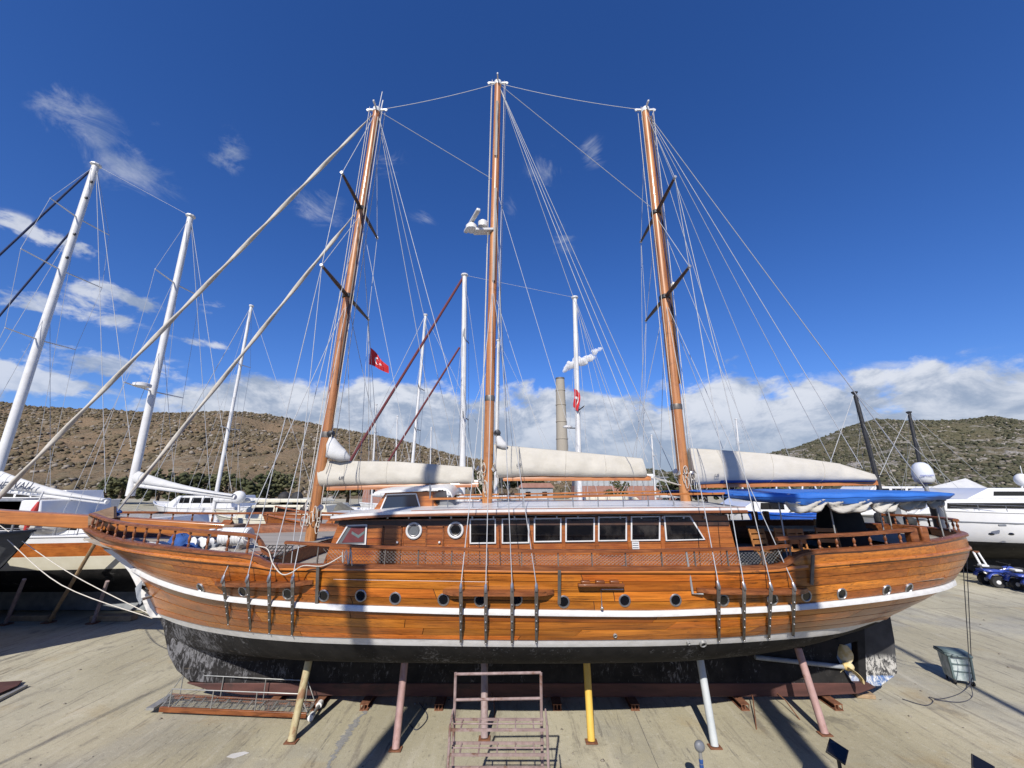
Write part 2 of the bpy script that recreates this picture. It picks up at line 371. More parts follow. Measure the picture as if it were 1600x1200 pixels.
# ------------------------------------------------------------------ mesh helpers
WL = {}                                   # world location of every object we make
def tag(o, label=None, cat=None, group=None, kind=None):
    if label: o['label'] = label
    if cat: o['category'] = cat
    if group: o['group'] = group
    if kind: o['kind'] = kind
    return o
def empty(name, loc, label, cat, group=None):
    o = bpy.data.objects.new(name, None); col.objects.link(o); o.location = loc
    o.empty_display_size = .2
    WL[o.name] = Vector(loc)
    return tag(o, label, cat, group)
def frame_of(d, up=Vector((0, 0, 1))):
    d = d.normalized()
    if abs(d.dot(up)) > .98: up = Vector((1, 0, 0))
    s = d.cross(up).normalized(); return s, s.cross(d).normalized()
class MB:
    def __init__(s): s.v = []; s.f = []; s.m = []
    def add(s, verts, faces, mi=0):
        k = len(s.v); s.v += [Vector(p) for p in verts]
        s.f += [tuple(i + k for i in f) for f in faces]; s.m += [mi] * len(faces)
        return s
    def box(s, c, size, mi=0, rot=None):
        hx, hy, hz = size[0] / 2, size[1] / 2, size[2] / 2
        vs = [Vector((x, y, z)) for x in (-hx, hx) for y in (-hy, hy) for z in (-hz, hz)]
        if rot is not None: vs = [rot @ p for p in vs]
        c = Vector(c)
        return s.add([c + p for p in vs], [(0, 1, 3, 2), (4, 6, 7, 5), (0, 4, 5, 1), (2, 3, 7, 6), (0, 2, 6, 4), (1, 5, 7, 3)], mi)
    def bar(s, a, b, w, h, up=Vector((0, 0, 1)), mi=0):
        a, b = Vector(a), Vector(b); sd, u = frame_of(b - a, up)
        vs = [p + sd * i * w / 2 + u * j * h / 2 for p in (a, b) for i, j in ((-1, -1), (1, -1), (1, 1), (-1, 1))]
        return s.add(vs, [(0, 3, 2, 1), (4, 5, 6, 7), (0, 1, 5, 4), (1, 2, 6, 5), (2, 3, 7, 6), (3, 0, 4, 7)], mi)
    def tube(s, pts, r, n=8, mi=0, cap=True, twist=0.0, twamp=0.0):
        pts = [Vector(p) for p in pts]; L = len(pts)
        rr = r if isinstance(r, (list, tuple)) else [r] * L
        vs, fs = [], []
        u0 = None
        for i, p in enumerate(pts):
            d = pts[min(i + 1, L - 1)] - pts[max(i - 1, 0)]
            sd, u = frame_of(d)
            if u0 is not None and False: pass
            for k in range(n):
                a = 2 * math.pi * k / n
                rad = rr[i] * (1 + twamp * math.cos(a * 2 + twist * i)) if twamp else rr[i]
                vs.append(p + (sd * math.cos(a) + u * math.sin(a)) * rad)
        for i in range(L - 1):
            for k in range(n):
                a, b = i * n + k, i * n + (k + 1) % n
                fs.append((a, b, b + n, a + n))
        if cap: fs.append(tuple(range(n - 1, -1, -1))); fs.append(tuple(range((L - 1) * n, L * n)))
        return s.add(vs, fs, mi)
    def lathe(s, prof, loc, ax=Vector((0, 0, 1)), n=12, mi=0):
        ax = Vector(ax).normalized(); sd, u = frame_of(ax); loc = Vector(loc)
        vs, fs = [], []
        for r, z in prof:
            for k in range(n):
                a = 2 * math.pi * k / n
                vs.append(loc + ax * z + (sd * math.cos(a) + u * math.sin(a)) * max(r, 1e-4))
        for i in range(len(prof) - 1):
            for k in range(n):
                a, b = i * n + k, i * n + (k + 1) % n
                fs.append((a, b, b + n, a + n))
        fs.append(tuple(range(n - 1, -1, -1))); fs.append(tuple(range((len(prof) - 1) * n, len(prof) * n)))
        return s.add(vs, fs, mi)
    def prism(s, poly, ext, mi=0):
        poly = [Vector(p) for p in poly]; ext = Vector(ext); n = len(poly)
        fs = [tuple(range(n)), tuple(range(2 * n - 1, n - 1, -1))]
        fs += [(i, i + n, (i + 1) % n + n, (i + 1) % n) for i in range(n)]
        return s.add(poly + [p + ext for p in poly], fs, mi)
    def grid(s, P, mi=0, closed=False):
        a, b = len(P), len(P[0]); vs = [q for row in P for q in row]; fs = []
        for i in range(a - 1):
            for j in range(b if closed else b - 1):
                k = (j + 1) % b
                fs.append((i * b + j, i * b + k, (i + 1) * b + k, (i + 1) * b + j))
        return s.add(vs, fs, mi)
    def sphere(s, c, r, n=12, m=8, sc=(1, 1, 1), mi=0):
        c = Vector(c); P = []
        for i in range(m + 1):
            th = math.pi * i / m
            P.append([c + Vector((r * sc[0] * math.sin(th) * math.cos(2 * math.pi * k / n), r * sc[1] * math.sin(th) * math.sin(2 * math.pi * k / n),
                                  r * sc[2] * math.cos(th))) for k in range(n)])
        return s.grid(P, mi, True)
    def build(s, name, mats, parent=None, angle=35, bevel=0, label=None, cat=None, group=None, kind=None):
        if not isinstance(mats, (list, tuple)): mats = [mats]
        arr = np.array([tuple(p) for p in s.v], dtype=np.float64)
        c = (arr.min(0) + arr.max(0)) / 2
        if parent is None: c[2] = arr[:, 2].min()
        me = bpy.data.meshes.new(name)
        me.from_pydata((arr - c).tolist(), [], s.f)
        for k in mats: me.materials.append(MATS[k])
        if len(mats) > 1: me.polygons.foreach_set('material_index', s.m)
        me.validate()
        me.shade_smooth()
        if angle < 180: me.set_sharp_from_angle(angle=R(angle))
        o = bpy.data.objects.new(name, me); col.objects.link(o)
        WL[o.name] = Vector(c)
        if parent is not None:
            o.parent = parent; o.location = Vector(c) - WL[parent.name]
        else: o.location = c
        if bevel:
            md = o.modifiers.new('bevel', 'BEVEL'); md.width = bevel; md.segments = 2; md.limit_method = 'ANGLE'; md.angle_limit = R(40)
        return tag(o, label, cat, group, kind)
def line_between(a, b, sag=0.0, n=2):
    a, b = Vector(a), Vector(b)
    if sag == 0: return [a, b]
    return [a.lerp(b, i / n) - Vector((0, 0, sag * 4 * (i / n) * (1 - i / n))) for i in range(n + 1)]
def wire(name, a, b, parent, r=.010, mat='wire', sag=0.0, n=6):
    return MB().tube(line_between(a, b, sag, 10), r, n).build(name, mat, parent, 60)
def text_mesh(txt, size, mat, name, parent, loc, xdir, ydir, shear=0.0):
    cu = bpy.data.curves.new(name, 'FONT'); cu.body = txt; cu.size = size; cu.align_x = 'CENTER'; cu.align_y = 'CENTER'; cu.shear = shear
    cu.resolution_u = 3; cu.offset = size * .018
    tmp = bpy.data.objects.new('tmp_text', cu)
    me = bpy.data.meshes.new_from_object(tmp); bpy.data.objects.remove(tmp)
    xd, yd = Vector(xdir).normalized(), Vector(ydir).normalized()
    b = MB(); b.v = [Vector(loc) + xd * v.co.x + yd * v.co.y for v in me.vertices]
    b.f = [tuple(p.vertices) for p in me.polygons]; b.m = [0] * len(b.f)
    bpy.data.meshes.remove(me)
    return b.build(name, mat, parent)

def pchip(xs, ys, x):
    xs, ys, x = (np.asarray(k, float) for k in (xs, ys, x))
    h = np.diff(xs); dl = np.diff(ys) / h; n = len(xs)
    d = np.zeros(n)
    for i in range(1, n - 1):
        if dl[i - 1] * dl[i] > 0:
            w1, w2 = 2 * h[i] + h[i - 1], h[i] + 2 * h[i - 1]
            d[i] = (w1 + w2) / (w1 / dl[i - 1] + w2 / dl[i])
    d[0], d[-1] = dl[0], dl[-1]
    k = np.clip(np.searchsorted(xs, x) - 1, 0, n - 2)
    t = (x - xs[k]) / h[k]; t = np.clip(t, 0, 1)
    return ((1 + 2 * t) * (1 - t) ** 2 * ys[k] + t * (1 - t) ** 2 * h[k] * d[k] + t * t * (3 - 2 * t) * ys[k + 1] + t * t * (t - 1) * h[k] * d[k + 1])

# ------------------------------------------------------------------ the yard
def make_ground():
    xs = np.concatenate([np.linspace(-1500, -40, 8), np.linspace(-36, 36, 25), np.linspace(40, 1500, 8)])
    ys = np.concatenate([np.linspace(-60, 0, 6), np.linspace(4, 40, 13), np.linspace(60, 1400, 10)])
    b = MB(); b.grid([[Vector((x, y, 0)) for x in xs] for y in ys][::1])
    b.f = [f[::-1] for f in b.f] if False else b.f
    return b.build('ground', 'concrete', None, kind='structure')
ground = make_ground()

pm('joint_filler', (.10, .095, .085), (.19, .18, .16), 14, rough=.95)
pm('repair_mortar', (.20, .20, .195), (.31, .305, .29), 18, rough=.95, bump=.3)
pm('grit', (.10, .085, .07), (.30, .27, .22), 3, rough=.95, rnd=.6)
def ground_strip(pts, w, wj, mat, name, z=.004, n=60, seed=1):
    rg = random.Random(seed); P = [Vector((p.x, p.y, z)) for p in pts]; rows = []
    for i in range(n + 1):
        f = i / n * (len(P) - 1); k = min(int(f), len(P) - 2); p = P[k].lerp(P[k + 1], f - k); d = (P[k + 1] - P[k]).normalized(); sd = Vector((-d.y, d.x, 0))
        p = p + sd * rg.uniform(-wj, wj) * .6
        rows.append([p + sd * (w / 2 + rg.uniform(-wj, wj)), p - sd * (w / 2 + rg.uniform(-wj, wj))])
    b = MB(); b.grid(rows); b.f = [f[::-1] for f in b.f]
    b.build(name, mat, ground)
ground_strip([G(983, 1092), G(1035, 1215)], .012, .003, 'joint_filler', 'slab_joint', seed=1)
ground_strip([G(-400, 985), G(1800, 945)], .016, .003, 'joint_filler', 'slab_joint', n=200, seed=3)
ground_strip([G(1480, 960), G(2100, 1200)], .012, .003, 'joint_filler', 'slab_joint', n=100, seed=4)
ground_strip([G(130, 1000), G(-300, 1180)], .012, .003, 'joint_filler', 'slab_joint', n=100, seed=5)
ground_strip([G(584, 1098), G(566, 1118), G(545, 1140), G(540, 1152), G(522, 1180), G(505, 1215)], .075, .035, 'repair_mortar', 'crack_repair', .006, 80, 6)
ground_strip([G(560, 1125), G(541, 1150), G(530, 1165)], .16, .05, 'repair_mortar', 'crack_repair', .005, 30, 7)

# ------------------------------------------------------------------ hills
ICO = None
def ico():
    global ICO
    if ICO is None:
        import bmesh
        bm = bmesh.new(); bmesh.ops.create_icosphere(bm, subdivisions=1, radius=1)
        ICO = (np.array([tuple(v.co) for v in bm.verts]), np.array([[v.index for v in f.verts] for f in bm.faces])); bm.free()
    return ICO
def blobs_mesh(name, pts, sizes, mat, flat=.75, kind=None, parent=None, label=None, cat=None, jitter=.45):
    V, Fc = ico(); n = len(pts); nv, nf = len(V), len(Fc)
    rng = np.random.default_rng(len(pts))
    j = 1 + (rng.random((n, nv, 1)) - .5) * 2 * jitter
    a = rng.random(n) * 6.28; ca, sa = np.cos(a)[:, None], np.sin(a)[:, None]
    X = V[None, :, 0] * ca - V[None, :, 1] * sa; Y = V[None, :, 0] * sa + V[None, :, 1] * ca
    vv = np.stack([X, Y, np.broadcast_to(V[None, :, 2] * flat, X.shape)], -1) * j * np.asarray(sizes)[:, None, None] + np.asarray(pts)[:, None, :]
    ff = (Fc[None] + (np.arange(n) * nv)[:, None, None]).reshape(-1, 3)
    vv = vv.reshape(-1, 3); c = (vv.min(0) + vv.max(0)) / 2
    me = bpy.data.meshes.new(name)
    me.vertices.add(len(vv)); me.vertices.foreach_set('co', (vv - c).ravel())
    me.loops.add(len(ff) * 3); me.loops.foreach_set('vertex_index', ff.ravel())
    me.polygons.add(len(ff)); me.polygons.foreach_set('loop_start', np.arange(len(ff)) * 3); me.polygons.foreach_set('loop_total', np.full(len(ff), 3))
    me.update(calc_edges=True); me.materials.append(MATS[mat])
    o = bpy.data.objects.new(name, me); col.objects.link(o)
    WL[o.name] = Vector(c)
    if parent is not None: o.parent = parent; o.location = Vector(c) - WL[parent.name]
    else: o.location = c
    return tag(o, label, cat, None, kind)
def vnoise(x, y, seed=0):
    """cheap smooth value noise"""
    rng = np.random.default_rng(seed); T = rng.random((64, 64))
    xi, yi = np.floor(x).astype(int), np.floor(y).astype(int); fx, fy = x - xi, y - yi
    fx, fy = fx * fx * (3 - 2 * fx), fy * fy * (3 - 2 * fy)
    g = lambda a, b: T[a % 64, b % 64]
    return (g(xi, yi) * (1 - fx) + g(xi + 1, yi) * fx) * (1 - fy) + (g(xi, yi + 1) * (1 - fx) + g(xi + 1, yi + 1) * fx) * fy
def hill(name, ridge, Yr, Y0, mat, nb, bmat, bsize, seed, rough):
    px = np.linspace(ridge[0][0], ridge[-1][0], 220)
    py = pchip([r[0] for r in ridge], [r[1] for r in ridge], px)
    top = [W(a, b_, Yr) for a, b_ in zip(px, py)]
    rows = []
    K = 40
    for k in range(K + 14):
        f = k / K
        row = []
        for i, tp in enumerate(top):
            Y = Y0 + (Yr - Y0) * f
            s = f if f <= 1 else 1
            prof = (s ** 1.15) if f <= 1 else max(1 - (f - 1) * 1.3, .3)
            row.append((tp.x * (.55 + .45 * min(f, 1.0)) , Y, max((tp.z) * prof, 0)))
        rows.append(row)
    A = np.array(rows)
    f = (np.arange(K + 14) / K)[:, None]
    env = np.clip(np.minimum(f * 3, np.clip((1 - f) * 4, .12, 1)), 0, 1)
    A[:, :, 2] += ((vnoise(A[:, :, 0] / 70, A[:, :, 1] / 70, seed) - .5) * 26 * rough + (vnoise(A[:, :, 0] / 22, A[:, :, 1] / 22, seed + 1) - .5) * 9 * rough
                   + (vnoise(A[:, :, 0] / 7, A[:, :, 1] / 7, seed + 2) - .5) * 2.5) * env
    A[:, :, 2] = np.maximum(A[:, :, 2], -.5)
    b = MB(); b.grid([[Vector(q) for q in row] for row in A])
    b.build(name, mat, None, 180, kind='structure')
    rng = np.random.default_rng(seed + 5)
    fi = rng.random(nb) ** .8 * (K * 1.02); fj = rng.random(nb) * 218
    i0, j0 = fi.astype(int), fj.astype(int); ti, tj = (fi - i0)[:, None], (fj - j0)[:, None]
    P = (A[i0, j0] * (1 - ti) * (1 - tj) + A[i0 + 1, j0] * ti * (1 - tj) + A[i0, j0 + 1] * (1 - ti) * tj + A[i0 + 1, j0 + 1] * ti * tj)
    keep = vnoise(P[:, 0] / 14, P[:, 1] / 14, seed + 9) * .7 + vnoise(P[:, 0] / 55, P[:, 1] / 55, seed + 10) * .7 + rng.random(nb) * .5 > .82
    P = P[keep]; S = bsize * (.42 + rng.random(len(P)) ** 3 * 1.5)
    P[:, 2] += S * .25
    return P, S, bmat
P, S, bm_ = hill('hill_left', [(-700, 640), (-300, 622), (0, 628), (60, 636), (170, 640), (260, 645), (345, 643), (410, 648), (480, 660), (540, 672), (600, 683),
                              (660, 698), (710, 713), (760, 722), (830, 738), (900, 752), (980, 758)], 520, 170, 'hill_dry', 70000, 'scrub_brown', 1.2, 3, .8)
foliage('rock', (.20, .17, .135), (.36, .32, .27))
def scrub_and_rock(P, S, m, l1, l2, share):
    k = np.random.default_rng(len(P)).random(len(P)) < share
    blobs_mesh('scrub', P[~k], S[~k], m, .8, 'stuff', None, l1, 'scrub', .6); blobs_mesh('loose_rock', P[k], S[k] * .8, 'rock', .7, 'stuff', None, l2, 'rocks', .5)
scrub_and_rock(P, S, bm_, 'dry brown scrub dotted over the left hillside', 'pale rocks strewn over the left hillside', .28)
P, S, bm_ = hill('hill_right', [(1060, 756), (1120, 735), (1190, 712), (1240, 700), (1290, 682), (1335, 665), (1375, 656), (1430, 657), (1480, 657), (1520, 654), (1548, 651),
                               (1570, 655), (1600, 668), (1700, 690), (1900, 670), (2300, 660)], 600, 180, 'hill_green', 70000, 'scrub_green', 1.05, 11, .8)
scrub_and_rock(P, S, bm_, 'grey green scrub covering the right hillside', 'pale rocks strewn over the right hillside', .15)
P, S, bm_ = hill('hill_far', [(600, 752), (780, 750), (880, 746), (930, 735), (962, 729), (1000, 732), (1050, 738), (1110, 745), (1180, 752), (1300, 756)], 900, 500, 'hill_green', 5000, 'scrub_green', 3.0, 21, .4)
blobs_mesh('scrub', P, S, bm_, .6, 'stuff', None, 'scrub on the low distant hill behind the chimney', 'scrub')

# ------------------------------------------------------------------ trees at the foot of the hills
def crown_points(rng, h, w, n):
    cl = [(rng.uniform(-.5, .5) * w, rng.uniform(-.5, .5) * w, h * rng.uniform(.4, .88), w * rng.uniform(.22, .4)) for _ in range(7)]
    pts = []
    for _ in range(n):
        c = rng.choice(cl); u = Vector((rng.gauss(0, 1), rng.gauss(0, 1), rng.gauss(0, 1))).normalized() * c[3] * rng.random() ** .35
        pts.append((c[0] + u.x, c[1] + u.y, c[2] + u.z * .8))
    return pts
def tree_at(px, Y, h, w, seed, label, mat):
    rng = random.Random(seed)
    base = Vector(((px - 800) / 631 * Y, Y, 0))
    t = empty('tree', base, label, 'tree', 'trees at the foot of the hills')
    b = MB(); b.tube([base, base + Vector((.1, 0, h * .3)), base + Vector((.2, .1, h * .62))], [w * .05, w * .04, w * .02], 7)
    for k in range(3):
        a = rng.uniform(0, 6.28); b.tube([base + Vector((.1, 0, h * .3)), base + Vector((math.cos(a) * w * .3, math.sin(a) * w * .3, h * .65))], [w * .025, w * .01], 5)
    b.build('trunk', 'trunk', t)
    pts = [base + Vector(p) for p in crown_points(rng, h, w, 260)]
    blobs_mesh('crown', [tuple(p) for p in pts], [w * rng.uniform(.035, .085) for _ in pts], mat, .7, None, t)
    return t
tree_spots = [(165, 120, 7, 9, 'leaf_dark', 'dark round tree behind the white cabin roof at far left'), (190, 116, 8, 8, 'leaf_mid', 'olive tree just left of the second white mast'),
    (250, 112, 8, 9, 'leaf_dark', 'dark tree below the white sail of the second mast'), (285, 118, 9, 8, 'leaf_mid', 'pale olive tree above the white yacht rail'),
    (318, 110, 8, 9, 'leaf_dark', 'dark tree left of the third white mast'), (352, 114, 9, 8, 'leaf_mid', 'pale olive tree right of the third white mast'),
    (392, 110, 8, 9, 'leaf_dark', 'dark tree above the white radar dome at left'), (425, 118, 10, 9, 'leaf_mid', 'olive tree left of the two black domes'),
    (545, 105, 10, 9, 'leaf_dark', 'dark tree under the start of the first sail cover'), (572, 100, 10, 8, 'leaf_mid', 'olive tree beside the wheelhouse window'),
    (612, 108, 9, 9, 'leaf_dark', 'dark tree above the wheelhouse roof'), (690, 100, 9, 8, 'leaf_dark', 'dark tree right of the wheelhouse hood'),
    (712, 106, 10, 8, 'leaf_mid', 'olive tree left of the tall white mast'), (738, 102, 10, 8, 'leaf_dark', 'dark tree between the white mast and the middle wooden mast'),
    (790, 110, 10, 8, 'leaf_mid', 'olive tree right of the middle wooden mast'), (828, 115, 9, 8, 'leaf_dark', 'dark tree left of the chimney foot'),
    (962, 95, 7, 4, 'leaf_mid', 'small tree in front of the grey shed'), (1050, 100, 8, 8, 'leaf_dark', 'dark tree left of the aft wooden mast'),
    (1100, 96, 8, 8, 'leaf_mid', 'olive tree right of the aft wooden mast'), (1170, 92, 7, 9, 'leaf_dark', 'dark tree under the blue awning near the cabin'),
    (1200, 100, 6, 8, 'leaf_mid', 'olive tree behind the blue boat')]
for i, (px, Y, h, w, mt, lb) in enumerate(tree_spots): tree_at(px, Y, h, w, 40 + i, lb, mt)

# ------------------------------------------------------------------ chimney, shed, houses
def make_chimney():
    Y = 300; b0 = Vector(((880.5 - 800) / 631 * Y, Y, 0)); tp = W(875.5, 591, Y)
    t = empty('power_station_chimney', b0, 'tall tapering concrete chimney behind the middle sail cover', 'chimney')
    hh = tp.z
    MB().lathe([(5.2, 0), (4.6, hh * .3), (3.9, hh * .7), (3.45, hh)], b0, n=24).build('shaft', 'chimney_concrete', t)
    MB().lathe([(3.5, hh - 1.2), (3.62, hh - .8), (3.62, hh + .15), (2.6, hh + .15)], b0, n=24).build('crown_band', 'strap_steel', t)
    for q in (.45, .6, .75, .88):
        r = 5.2 - 1.75 * q
        MB().lathe([(r + .02, hh * q), (r + .22, hh * q + .1), (r + .22, hh * q + .7), (r + .02, hh * q + .8)], b0, n=24).build('ring_band', 'chimney_concrete', t)
    # smoke: a soft white mass, one closed volume
    m = bpy.data.materials.new('smoke'); m.use_nodes = True
    nt = NT(m.node_tree); nt.n.clear()
    o = nt.new('ShaderNodeOutputMaterial'); v = nt.new('ShaderNodeVolumePrincipled')
    v.inputs['Color'].default_value = (.98, .98, .98, 1); v.inputs['Density'].default_value = .55; v.inputs['Anisotropy'].default_value = -.25
    nt.l.new(v.outputs[0], o.inputs['Volume']); MATS['smoke'] = m
    rng = random.Random(3); c = MB()
    for px, py, r in ((884, 577, 3.0), (892, 571, 4.5), (902, 564, 6.0), (912, 565, 5.0), (922, 560, 4.2), (930, 550, 3.2), (938, 545, 2.2)):
        q = W(px, py, Y)
        for _ in range(9):
            u = Vector((rng.gauss(0, 1), rng.gauss(0, 1), rng.gauss(0, 1))).normalized() * r * .75
            c.sphere(q + Vector((u.x * 1.15, u.y, u.z * .8)), r * rng.uniform(.2, .5), 10, 7)
        c.sphere(q, r * .7, 12, 8)
    so = c.build('smoke_plume', 'smoke', None, 180, label='small white puff of smoke drifting from the chimney top', cat='smoke', kind='stuff')
    md = so.modifiers.new('union', 'REMESH'); md.mode = 'VOXEL'; md.voxel_size = .5
    scene.cycles.volume_bounces = 3
make_chimney()
def make_shed():
    Y = 150
    a, e = W(905, 762, Y), W(1062, 762, Y)
    zt = W(905, 747, Y).z
    t = empty('industrial_shed', ((a.x + e.x) / 2, Y, 0), 'long grey corrugated shed with brick base below the chimney', 'building')
    MB().box(((a.x + e.x) / 2, Y + 10, 2.6), (e.x - a.x, 20, 5.2)).build('brick_base', 'brick_red', t)
    MB().box(((a.x + e.x) / 2, Y + 10, (5.2 + zt) / 2), (e.x - a.x - .6, 19.6, zt - 5.2)).build('cladding', 'sheet_metal', t)
    MB().box(((a.x + e.x) / 2, Y + 10, zt + .25), (e.x - a.x + .8, 20.8, .5)).build('roof', 'plastic_grey', t)
    n = 18
    for i in range(n):
        x = a.x + (i + .5) * (e.x - a.x) / n
        MB().box((x, Y + .12, (5.2 + zt) / 2), (.5, .3, zt - 5.4)).build('rib', 'galvanised', t)
make_shed()
def house(px, py, Y, w, h, wall, label, roofc='brick_red'):
    p = W(px, py, Y)
    t = empty('house', (p.x, Y, 0 if Y < 165 else p.z - h), label, 'house', 'houses behind the yard')
    z0 = 0 if Y < 165 else p.z - h
    MB().box((p.x, Y + 3, (z0 + p.z) / 2), (w, 6, p.z - z0)).build('wall', wall, t)
    MB().prism([(p.x - w / 2 - .4, Y - .4, p.z), (p.x + w / 2 + .4, Y - .4, p.z), (p.x + w / 2 - .5, Y - .4, p.z + 1.1), (p.x - w / 2 + .5, Y - .4, p.z + 1.1)], (0, 7, 0)).build('roof', roofc, t)
    for k in range(max(2, int(w / 3.5))):
        x = p.x - w / 2 + (k + .5) * w / max(2, int(w / 3.5))
        MB().box((x, Y - .03, p.z - 1.6), (1.2, .12, 1.3)).build('window', 'dark_glass', t)
house(62, 724, 300, 9, 4.5, 'house_white', 'small white hillside house behind the thick furled stay', 'house_white')
house(77, 724, 300, 7, 4.0, 'house_white', 'small white hillside house, the right one of a pair', 'house_white')
house(598, 757, 95, 9, 5, 'brick_red', 'red roofed house just under the first sail cover')
house(665, 757, 96, 11, 5, 'house_white', 'pale house with red roof behind the wheelhouse')
house(838, 762, 98, 8, 5, 'grey_primer', 'grey house behind the roof rail beside the chimney')

# ================================================================== the wooden gulet
scene.cycles.max_bounces = 6; scene.cycles.diffuse_bounces = 3; scene.cycles.glossy_bounces = 3
YC = 11.1
gulet = empty('wooden_gulet', (0, YC, 0), 'three masted varnished wooden gulet propped up in the yard', 'boat')
NS = 241
def hull_curve(plan, poly=None, zlist=None):
    plan = np.array(plan, float)
    ch = np.concatenate([[0], np.cumsum(np.hypot(*np.diff(plan[:, :2], axis=0).T))]); ch /= ch[-1]
    s = np.linspace(0, 1, NS)
    x, u = pchip(ch, plan[:, 0], s), np.maximum(pchip(ch, plan[:, 1], s), 0)
    if plan.shape[1] > 2: return np.stack([x, u, pchip(ch, plan[:, 2], s)], 1)
    pp = np.array(poly, float); z = np.full(NS, 2.5)
    for _ in range(8):
        px = np.array([proj(a, YC - b_, c)[0] for a, b_, c in zip(x, u, z)])
        py = pchip(pp[:, 0], pp[:, 1], np.clip(px, pp[0, 0], pp[-1, 0]))
        z = np.array([W(800, b_, YC - c).z for b_, c in zip(py, u)])
    k = int(np.argmax(px))
    if k < NS - 1: z[k:] = z[k] + (np.arange(NS - k) / NS) * .1
    return np.stack([x, u, z], 1)
C0 = hull_curve([(-11.32, 0), (-11.2, .2), (-10.75, .55), (-9.9, 1.12), (-8.95, 1.66), (-8, 2.15), (-7, 2.55), (-6, 2.85), (-5, 3.05), (-4, 3.2), (-2, 3.32), (0, 3.37), (2, 3.36), (4, 3.3), (6, 3.13),
                 (8, 2.76), (9, 2.4), (9.85, 1.95), (10.5, 1.45), (10.95, .95), (11.15, .5), (11.22, 0)],
                [(136, 827), (160, 838), (200, 848), (260, 856), (330, 864), (383, 869), (398, 872), (410, 879), (424, 884), (500, 885), (700, 887), (900, 889), (1100, 889), (1200, 887),
                 (1220, 885), (1233, 878), (1245, 868), (1260, 864), (1350, 858), (1450, 848), (1500, 838), (1518, 832)])
C1 = hull_curve([(-10.92, 0), (-10.75, .18), (-10.1, .72), (-9.2, 1.36), (-8, 2.05), (-7, 2.5), (-6, 2.82), (-5, 3.05), (-4, 3.2), (-2, 3.32), (0, 3.37), (2, 3.36), (4, 3.3), (6, 3.13),
                 (8, 2.77), (9, 2.41), (9.85, 1.96), (10.5, 1.46), (10.95, .95), (11.17, .5), (11.24, 0)],
                [(158, 846), (200, 858), (260, 867), (330, 875), (400, 882), (430, 886.5), (700, 890), (900, 892), (1100, 892), (1200, 890), (1260, 884), (1350, 876), (1450, 867), (1518, 856)])
C2 = hull_curve([(-9.88, 0), (-9.68, .2), (-9.05, .75), (-8.3, 1.28), (-7.4, 1.82), (-6.5, 2.28), (-5.5, 2.66), (-4, 3.05), (-2, 3.25), (0, 3.31), (2, 3.29), (4, 3.2), (6, 2.98), (7.5, 2.66),
                 (8.7, 2.25), (9.6, 1.7), (10.3, 1.05), (10.6, .5), (10.7, 0)],
                [(210, 887), (250, 906), (300, 922), (350, 932), (450, 942), (600, 950), (800, 955), (1000, 957), (1130, 953), (1240, 947), (1330, 938), (1420, 926), (1470, 916), (1492, 906)])
C3 = hull_curve([(-9.08, 0), (-8.9, .14), (-8.3, .5), (-7.5, .98), (-6.5, 1.55), (-5, 2.3), (-3.5, 2.8), (-1.5, 3.1), (0, 3.16), (3, 3.03), (5.5, 2.58), (7, 2.0), (8.2, 1.25), (9, .5), (9.35, .14), (9.45, 0)],
                [(243, 957), (280, 968), (330, 979), (400, 988), (500, 995), (650, 998), (850, 1000), (1000, 999), (1100, 997), (1240, 987), (1320, 979), (1375, 968)])
C4 = hull_curve([(-8.98, 0), (-8.8, .13), (-8.2, .46), (-7.4, .92), (-6.4, 1.48), (-5, 2.2), (-3.5, 2.72), (-1.5, 3.04), (0, 3.1), (3, 2.95), (5.5, 2.48), (7, 1.88), (8.2, 1.1), (8.9, .45), (9.2, .13), (9.3, 0)],
                [(248, 963), (280, 976), (330, 988), (400, 998), (500, 1005), (650, 1009), (850, 1011), (1000, 1010), (1100, 1007), (1240, 998), (1310, 990), (1368, 972)])
C5 = hull_curve([(-8.75, 0), (-8.5, .12), (-7.5, .5), (-6.5, .98), (-5, 1.65), (-3, 2.25), (-1, 2.47), (0, 2.5), (3, 2.32), (5, 1.82), (6.5, 1.25), (7.7, .65), (8.5, .2), (8.7, 0)],
                [(256, 985), (300, 1010), (400, 1026), (500, 1033), (650, 1036), (850, 1037), (1050, 1034), (1150, 1026), (1250, 1010), (1345, 985)])
C6 = hull_curve([(-8.35, 0, 1.2), (-8.1, .08, 1.15), (-7.5, .24, 1.12), (-6, .6, 1.2), (-4, 1.05, 1.36), (-2, 1.35, 1.48), (0, 1.45, 1.52), (3, 1.3, 1.5), (5, .9, 1.45), (6.5, .45, 1.4), (7.6, .18, 1.38), (8.1, 0, 1.38)])
C7 = hull_curve([(-7.95, 0, .85), (-7.6, .08, .82), (-7, .13, .82), (-5, .16, .95), (0, .16, 1.08), (4, .16, 1.08), (5.5, .15, 1.08), (6.8, .12, 1.1), (7.3, 0, 1.15)])
CUR = np.stack([C0, C1, C2, C3, C4, C5, C6, C7])          # k, s, xyz
TT = np.concatenate([np.linspace(0, 1, 5), np.linspace(1, 2, 13)[1:], np.linspace(2, 3, 13)[1:], np.linspace(3, 4, 4)[1:], np.linspace(4, 7, 22)[1:]])
DEN = np.zeros((NS, len(TT), 3))
for i in range(NS):
    for c in range(3): DEN[i, :, c] = pchip(np.arange(8), CUR[:, i, c], TT)
